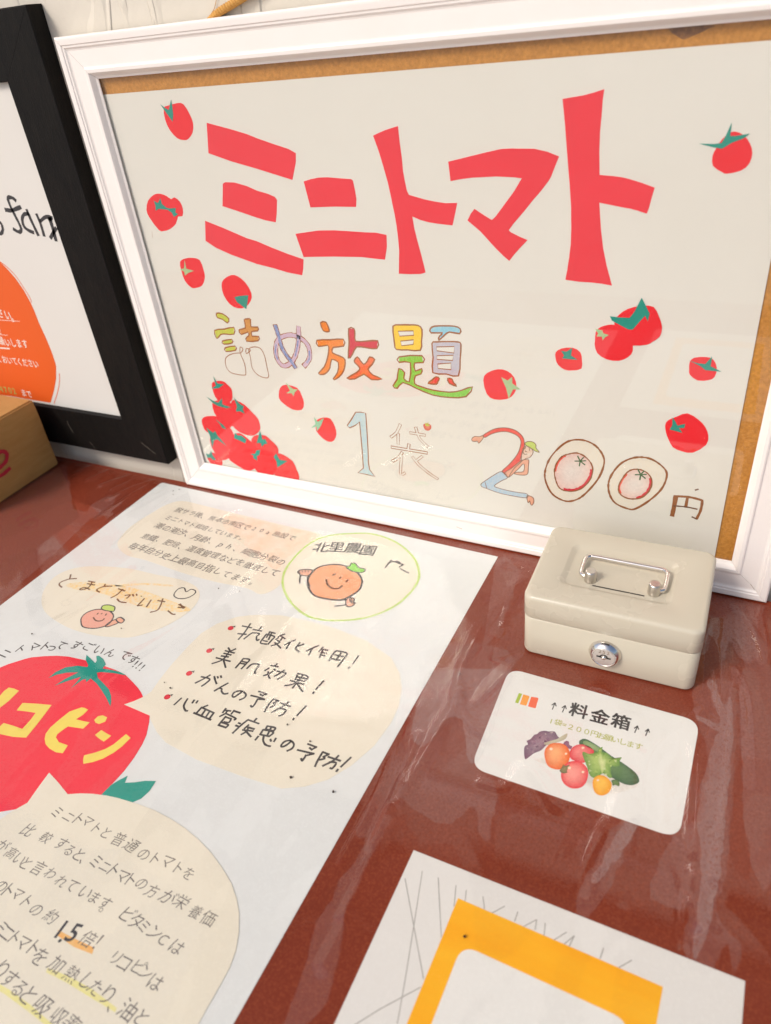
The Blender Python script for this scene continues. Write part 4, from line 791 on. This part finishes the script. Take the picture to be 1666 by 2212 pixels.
hp = [(.0500, .0405), (.0455, .0405), (.0420, .0418), (.0405, .0455), (.0405, .0600), (.0412, .0640), (.0440, .0665), (.0480, .0672), (.0760, .0670), (.1040, .0668), (.1080, .0660), (.1105, .0632), (.1112, .0595), (.1112, .0450), (.1098, .0415), (.1070, .0402), (.1030, .0400)]
V, F = [], []; q = spline(hp, False, 5)
tube_geo([bxp(p[0], p[1], tZ + hz + max(0, min(1, (p[1] - .041) / .026)) * .0020) for p in q], .0020, V, F, 14); obj('handle', V, F, M_CHROME, cash, True)
# lock
def ring3(u, z, r, d, n=36): r = r * LK; return [bxp(u + r * math.cos(2 * math.pi * k / n), .0004 - d, z + r * math.sin(2 * math.pi * k / n)) for k in range(n)]
LU, LZ = .0735, .0222; LK = 1.10
V, F = [], []
loft([ring3(LU, LZ, .0126, 0), ring3(LU, LZ, .0126, .0008), ring3(LU, LZ, .0098, .0060), ring3(LU, LZ, .0092, .0064), ring3(LU, LZ, .0089, .0064), ring3(LU, LZ, .0088, .0054)], V, F); lock = obj('lock_collar', V, F, M_CHROME, cash); 
for p in lock.data.polygons: p.use_smooth = len(p.vertices) == 4
V, F = [], []; loft([ring3(LU, LZ, .0087, .0052), ring3(LU, LZ, .0087, .0059), ring3(LU, LZ, .0083, .0062)], V, F); face = obj('lock_face', V, F, mat('lock_silver', (.72, .68, .64), .42, metal=.85), cash)
V, F = [], []; loft([ring3(LU, LZ, .0019, .0060, 20), ring3(LU, LZ, .0017, .0070, 20), ring3(LU, LZ, .0010, .0075, 20)], V, F); obj('key_pin', V, F, M_CHROME, cash, True)
V, F = [], []
for k in range(13):
    a = math.pi * k / 12; V += [bxp(LU + .0037 * math.cos(a), .0004 - .00632, LZ + .0037 * math.sin(a)), bxp(LU + .0024 * math.cos(a), .0004 - .00632, LZ + .0024 * math.sin(a))]
    if k < 12: F.append((2 * k, 2 * k + 1, 2 * k + 3, 2 * k + 2))
b = len(V); V += [bxp(LU + x * 1.18, .0004 - .00632, LZ + z * 1.18) for x, z in ((-.0052, -.0004), (-.0018, -.0006), (-.0018, .0008), (-.0052, .0010), (.0018, -.0006), (.0050, -.0004), (.0050, .0010), (.0018, .0008))]
F += [(b, b + 1, b + 2, b + 3), (b + 4, b + 5, b + 6, b + 7)]; obj('keyhole', V, F, M_DARK, cash)
V, F = [], []
for i, ch in enumerate('252'):
    gv, gf = glyph(ch, 0); b = len(V)
    V += [bxp(LU - .0034 + i * .0034 + (x - .28) * .0054, .0004 - .00630, LZ + .0048 + y * .0048) for x, y in gv]; F += [tuple(b + k for k in f) for f in gf]
obj('engraved_number', V, F, mat('engraving', (.25, .17, .11), .6), cash)
# ================================================================== CLEAR VINYL
def film():
    X0, X1, Y0, Y1 = -.70, 1.02, -.79, -.0015; st = .0019
    nx = int((X1 - X0) / st); ny = int((Y1 - Y0) / st)
    import numpy as np
    xs = np.linspace(X0, X1, nx + 1); ys = np.linspace(Y0, Y1, ny + 1); GX, GY = np.meshgrid(xs, ys)
    Hh = np.zeros_like(GX)
    fpn = Plane(2, 0)
    RID = [('D 1548,1180 1555,1330 1548,1480 1530,1600 1515,1720 1500,1850 1500,1985', .0018, .013), ('D 1500,1900 1490,2030 1470,2110', .0010, .009), ('D 1340,1720 1310,1820 1275,1950', .0013, .010),
           ('D 1530,1500 1480,1560 1500,1640', .0010, .007), ('D 1480,1560 1400,1640 1390,1760', .0008, .012), ('D 1000,1500 900,1660 840,1780 780,1930 700,2090', .0013, .008), ('D 850,1740 800,1850 740,1980', .0009, .005),
           ('D 1130,1240 1060,1330 1000,1440 990,1500', .0010, .008), ('D 1040,1690 1090,1700 1140,1660 1200,1740', .0008, .009), ('D 1560,1200 1620,1260 1666,1400', .0011, .010), ('D 1545,1390 1620,1500 1640,1700', .0009, .012),
           ('D 150,1300 330,1180 560,1080', .0007, .008), ('D 0,1400 130,1340 300,1230', .0008, .009), ('D 250,1180 330,1110 390,1060', .0009, .006), ('D 210,1120 270,1080 330,1040', .0008, .004), ('D 240,1060 290,1035', .0007, .003), ('D 200,1040 250,1010', .0007, .003),
           ('D 60,1560 240,1450 480,1290 560,1200', .0009, .012), ('D 260,1840 400,1640 520,1480 640,1330', .0008, .013), ('D 620,1240 600,1400 560,1500', .0005, .014), ('D 1010,1180 1180,1230 1400,1330', .0006, .006), ('D 1120,1410 1100,1450 1030,1520', .0008, .008)]
    for s_ in ('390,1043 320,1078 240,1125', '345,1032 290,1052 235,1080', '300,1020 255,1036 215,1052', '262,1008 225,1022 190,1040', '225,1000 190,1012 165,1024', '1520,1345 1545,1400 1560,1470 1555,1560', '1510,1360 1530,1420 1535,1520', '1600,1330 1630,1370 1655,1430', '1583,1480 1577,1600 1562,1750 1540,1900',
               '1512,1600 1506,1700 1500,1850', '1085,1212 1130,1222 1165,1248', '1100,1205 1140,1212 1180,1225', '875,1560 820,1700 740,1860', '905,1590 850,1720 800,1830', '1305,1790 1262,1880 1252,1965', '1130,1250 1100,1300 1090,1350', '1345,1960 1340,2030', '1480,1950 1470,2060', '1555,1900 1545,2000', '990,1500 1010,1560 1060,1600'):
        RID.append(('D ' + s_, .00090, .0050))
    for s, amp, wd in RID:
        q = spline(fpn.T(s), False, 6)
        d2 = np.full_like(GX, 9.0)
        for i in range(len(q) - 1):
            ax, ay = q[i]; bx_, by_ = q[i + 1]; dx, dy = bx_ - ax, by_ - ay; l2 = dx * dx + dy * dy + 1e-12
            t = np.clip(((GX - ax) * dx + (GY - ay) * dy) / l2, 0, 1)
            d2 = np.minimum(d2, (GX - ax - t * dx) ** 2 + (GY - ay - t * dy) ** 2)
        Hh += 1.5 * amp * np.exp(-d2 / (2 * (wd * .45) ** 2))
    rng = np.random.default_rng(4)
    for k in range(46):
        th = rng.normal(.9, .5); f = rng.uniform(12, 55); ph = rng.uniform(0, 6.28); am = .00036 / (f / 14) 
        wr = rng.uniform(4, 14); p2 = rng.uniform(0, 6.28)
        Hh += am * np.sin(f * (GX * math.cos(th) + GY * math.sin(th)) + ph + 1.3 * np.sin(wr * (GX * math.sin(th) - GY * math.cos(th)) + p2))
    Hh -= Hh.min() * .35
    Hh = np.maximum(Hh, 0)
    # lies flat under the cash box, the carton and along the frame
    ux = (GX - BX); uy = (GY - BYY); d = np.maximum(np.maximum(-ux, ux - BW), np.maximum(-uy, uy - BD)); f1 = np.clip((d - .002) / .02, 0, 1)
    ux = (GX + .405); uy = (GY + .162); d = np.maximum(np.maximum(-ux, ux - .18), np.maximum(-uy, uy - .15)); f2 = np.clip((d - .002) / .02, 0, 1)
    f3 = np.clip((-.003 - GY) / .03, 0, 1); f3 = np.where(GX > -.004, f3, 1)
    Hh *= f1 * f2 * f3
    Z = -.00005 + Hh
    V = np.stack([GX, GY, Z], -1).reshape(-1, 3)
    idx = np.arange((nx + 1) * (ny + 1)).reshape(ny + 1, nx + 1)
    Fq = np.stack([idx[:-1, :-1], idx[:-1, 1:], idx[1:, 1:], idx[1:, :-1]], -1).reshape(-1, 4)
    me = bpy.data.meshes.new('clear_vinyl_cover'); me.vertices.add(len(V)); me.vertices.foreach_set('co', V.astype(np.float32).ravel())
    me.loops.add(Fq.size); me.loops.foreach_set('vertex_index', Fq.astype(np.int32).ravel()); me.polygons.add(len(Fq)); me.polygons.foreach_set('loop_start', np.arange(0, Fq.size, 4, dtype=np.int32)); me.update(calc_edges=True)
    PAINTED_SHEEN = ['c12 1110,-200 1640,-200 1600,80 1420,540 1540,620 1545,800 1500,1010 1450,960 1400,800 1300,880 1250,920 1060,850 1000,820 930,760 800,900 700,1000 640,960 740,760 1000,220', 'c22 700,890 810,900 730,1080 640,1290 500,1500 420,1500 440,1340 520,1180 600,1000',
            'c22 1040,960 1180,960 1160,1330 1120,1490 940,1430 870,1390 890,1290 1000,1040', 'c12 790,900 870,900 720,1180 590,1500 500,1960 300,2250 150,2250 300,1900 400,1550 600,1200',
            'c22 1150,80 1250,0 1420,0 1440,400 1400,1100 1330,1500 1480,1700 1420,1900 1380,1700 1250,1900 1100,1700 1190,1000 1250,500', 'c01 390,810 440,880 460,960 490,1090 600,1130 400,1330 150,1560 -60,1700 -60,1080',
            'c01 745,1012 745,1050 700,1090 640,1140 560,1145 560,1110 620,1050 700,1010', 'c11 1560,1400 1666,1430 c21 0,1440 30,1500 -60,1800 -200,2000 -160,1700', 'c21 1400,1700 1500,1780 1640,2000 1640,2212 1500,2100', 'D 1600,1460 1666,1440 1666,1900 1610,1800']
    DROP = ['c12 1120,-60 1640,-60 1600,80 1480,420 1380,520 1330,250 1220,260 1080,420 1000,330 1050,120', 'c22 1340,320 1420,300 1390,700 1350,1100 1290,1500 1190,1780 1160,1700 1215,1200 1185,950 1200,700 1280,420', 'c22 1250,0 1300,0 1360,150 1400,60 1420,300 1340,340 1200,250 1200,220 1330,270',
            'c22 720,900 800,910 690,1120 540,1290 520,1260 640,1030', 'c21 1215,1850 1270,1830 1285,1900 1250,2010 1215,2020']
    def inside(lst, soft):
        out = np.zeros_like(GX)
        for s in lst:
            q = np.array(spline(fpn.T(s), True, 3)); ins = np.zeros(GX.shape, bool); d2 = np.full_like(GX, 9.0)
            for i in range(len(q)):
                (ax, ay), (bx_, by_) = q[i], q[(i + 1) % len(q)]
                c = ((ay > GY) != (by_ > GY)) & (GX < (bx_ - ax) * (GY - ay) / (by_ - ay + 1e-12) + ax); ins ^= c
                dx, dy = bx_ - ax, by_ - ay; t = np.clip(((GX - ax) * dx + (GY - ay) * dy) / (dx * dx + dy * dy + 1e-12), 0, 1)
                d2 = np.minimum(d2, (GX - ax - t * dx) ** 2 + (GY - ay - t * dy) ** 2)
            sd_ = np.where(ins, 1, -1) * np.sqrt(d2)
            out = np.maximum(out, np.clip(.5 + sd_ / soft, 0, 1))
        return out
    sheen_drops = np.stack([inside(PAINTED_SHEEN, .016), inside(DROP, .010), np.zeros_like(GX)], -1).reshape(-1, 3)  # first channel: painted frame reflection, second: condensation drops
    at = me.attributes.new('sheen_drops', 'FLOAT_VECTOR', 'POINT'); at.data.foreach_set('vector', sheen_drops.astype(np.float32).ravel())
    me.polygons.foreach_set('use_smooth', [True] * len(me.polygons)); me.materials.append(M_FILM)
    o = bpy.data.objects.new('clear_vinyl_cover', me); COL.objects.link(o)
    return tag(o, 'wrinkled clear vinyl cover stretched over the red brown table and its papers', 'table cover')
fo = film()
fz = Plane(2, .0004)
for x, y, r in ((993, 1455, 3.2), (621, 1565, 2.4), (670, 1601, 2.6), (628, 1679, 3.4), (720, 1710, 3.0), (1004, 2023, 3.2), (69, 1369, 3), (374, 1060, 1.6), (387, 1057, 1.6), (374, 1068, 1.4), (472, 1271, 1.8), (517, 1277, 1.6), (305, 1288, 1.8), (368, 1486, 2.6), (355, 1474, 1.6), (262, 1357, 1.8)):
    c = fz.uv(x, y); V, F = [], []
    q = [(c[0] + math.cos(i * .785) * r * .00030 * random.uniform(.7, 1.2), c[1] + math.sin(i * .785) * r * .00030 * random.uniform(.7, 1.2)) for i in range(8)]
    poly_geo(fz, q, .0004, -.0004, V, F); obj('dirt_speck', V, F, M_DIRT, fo)
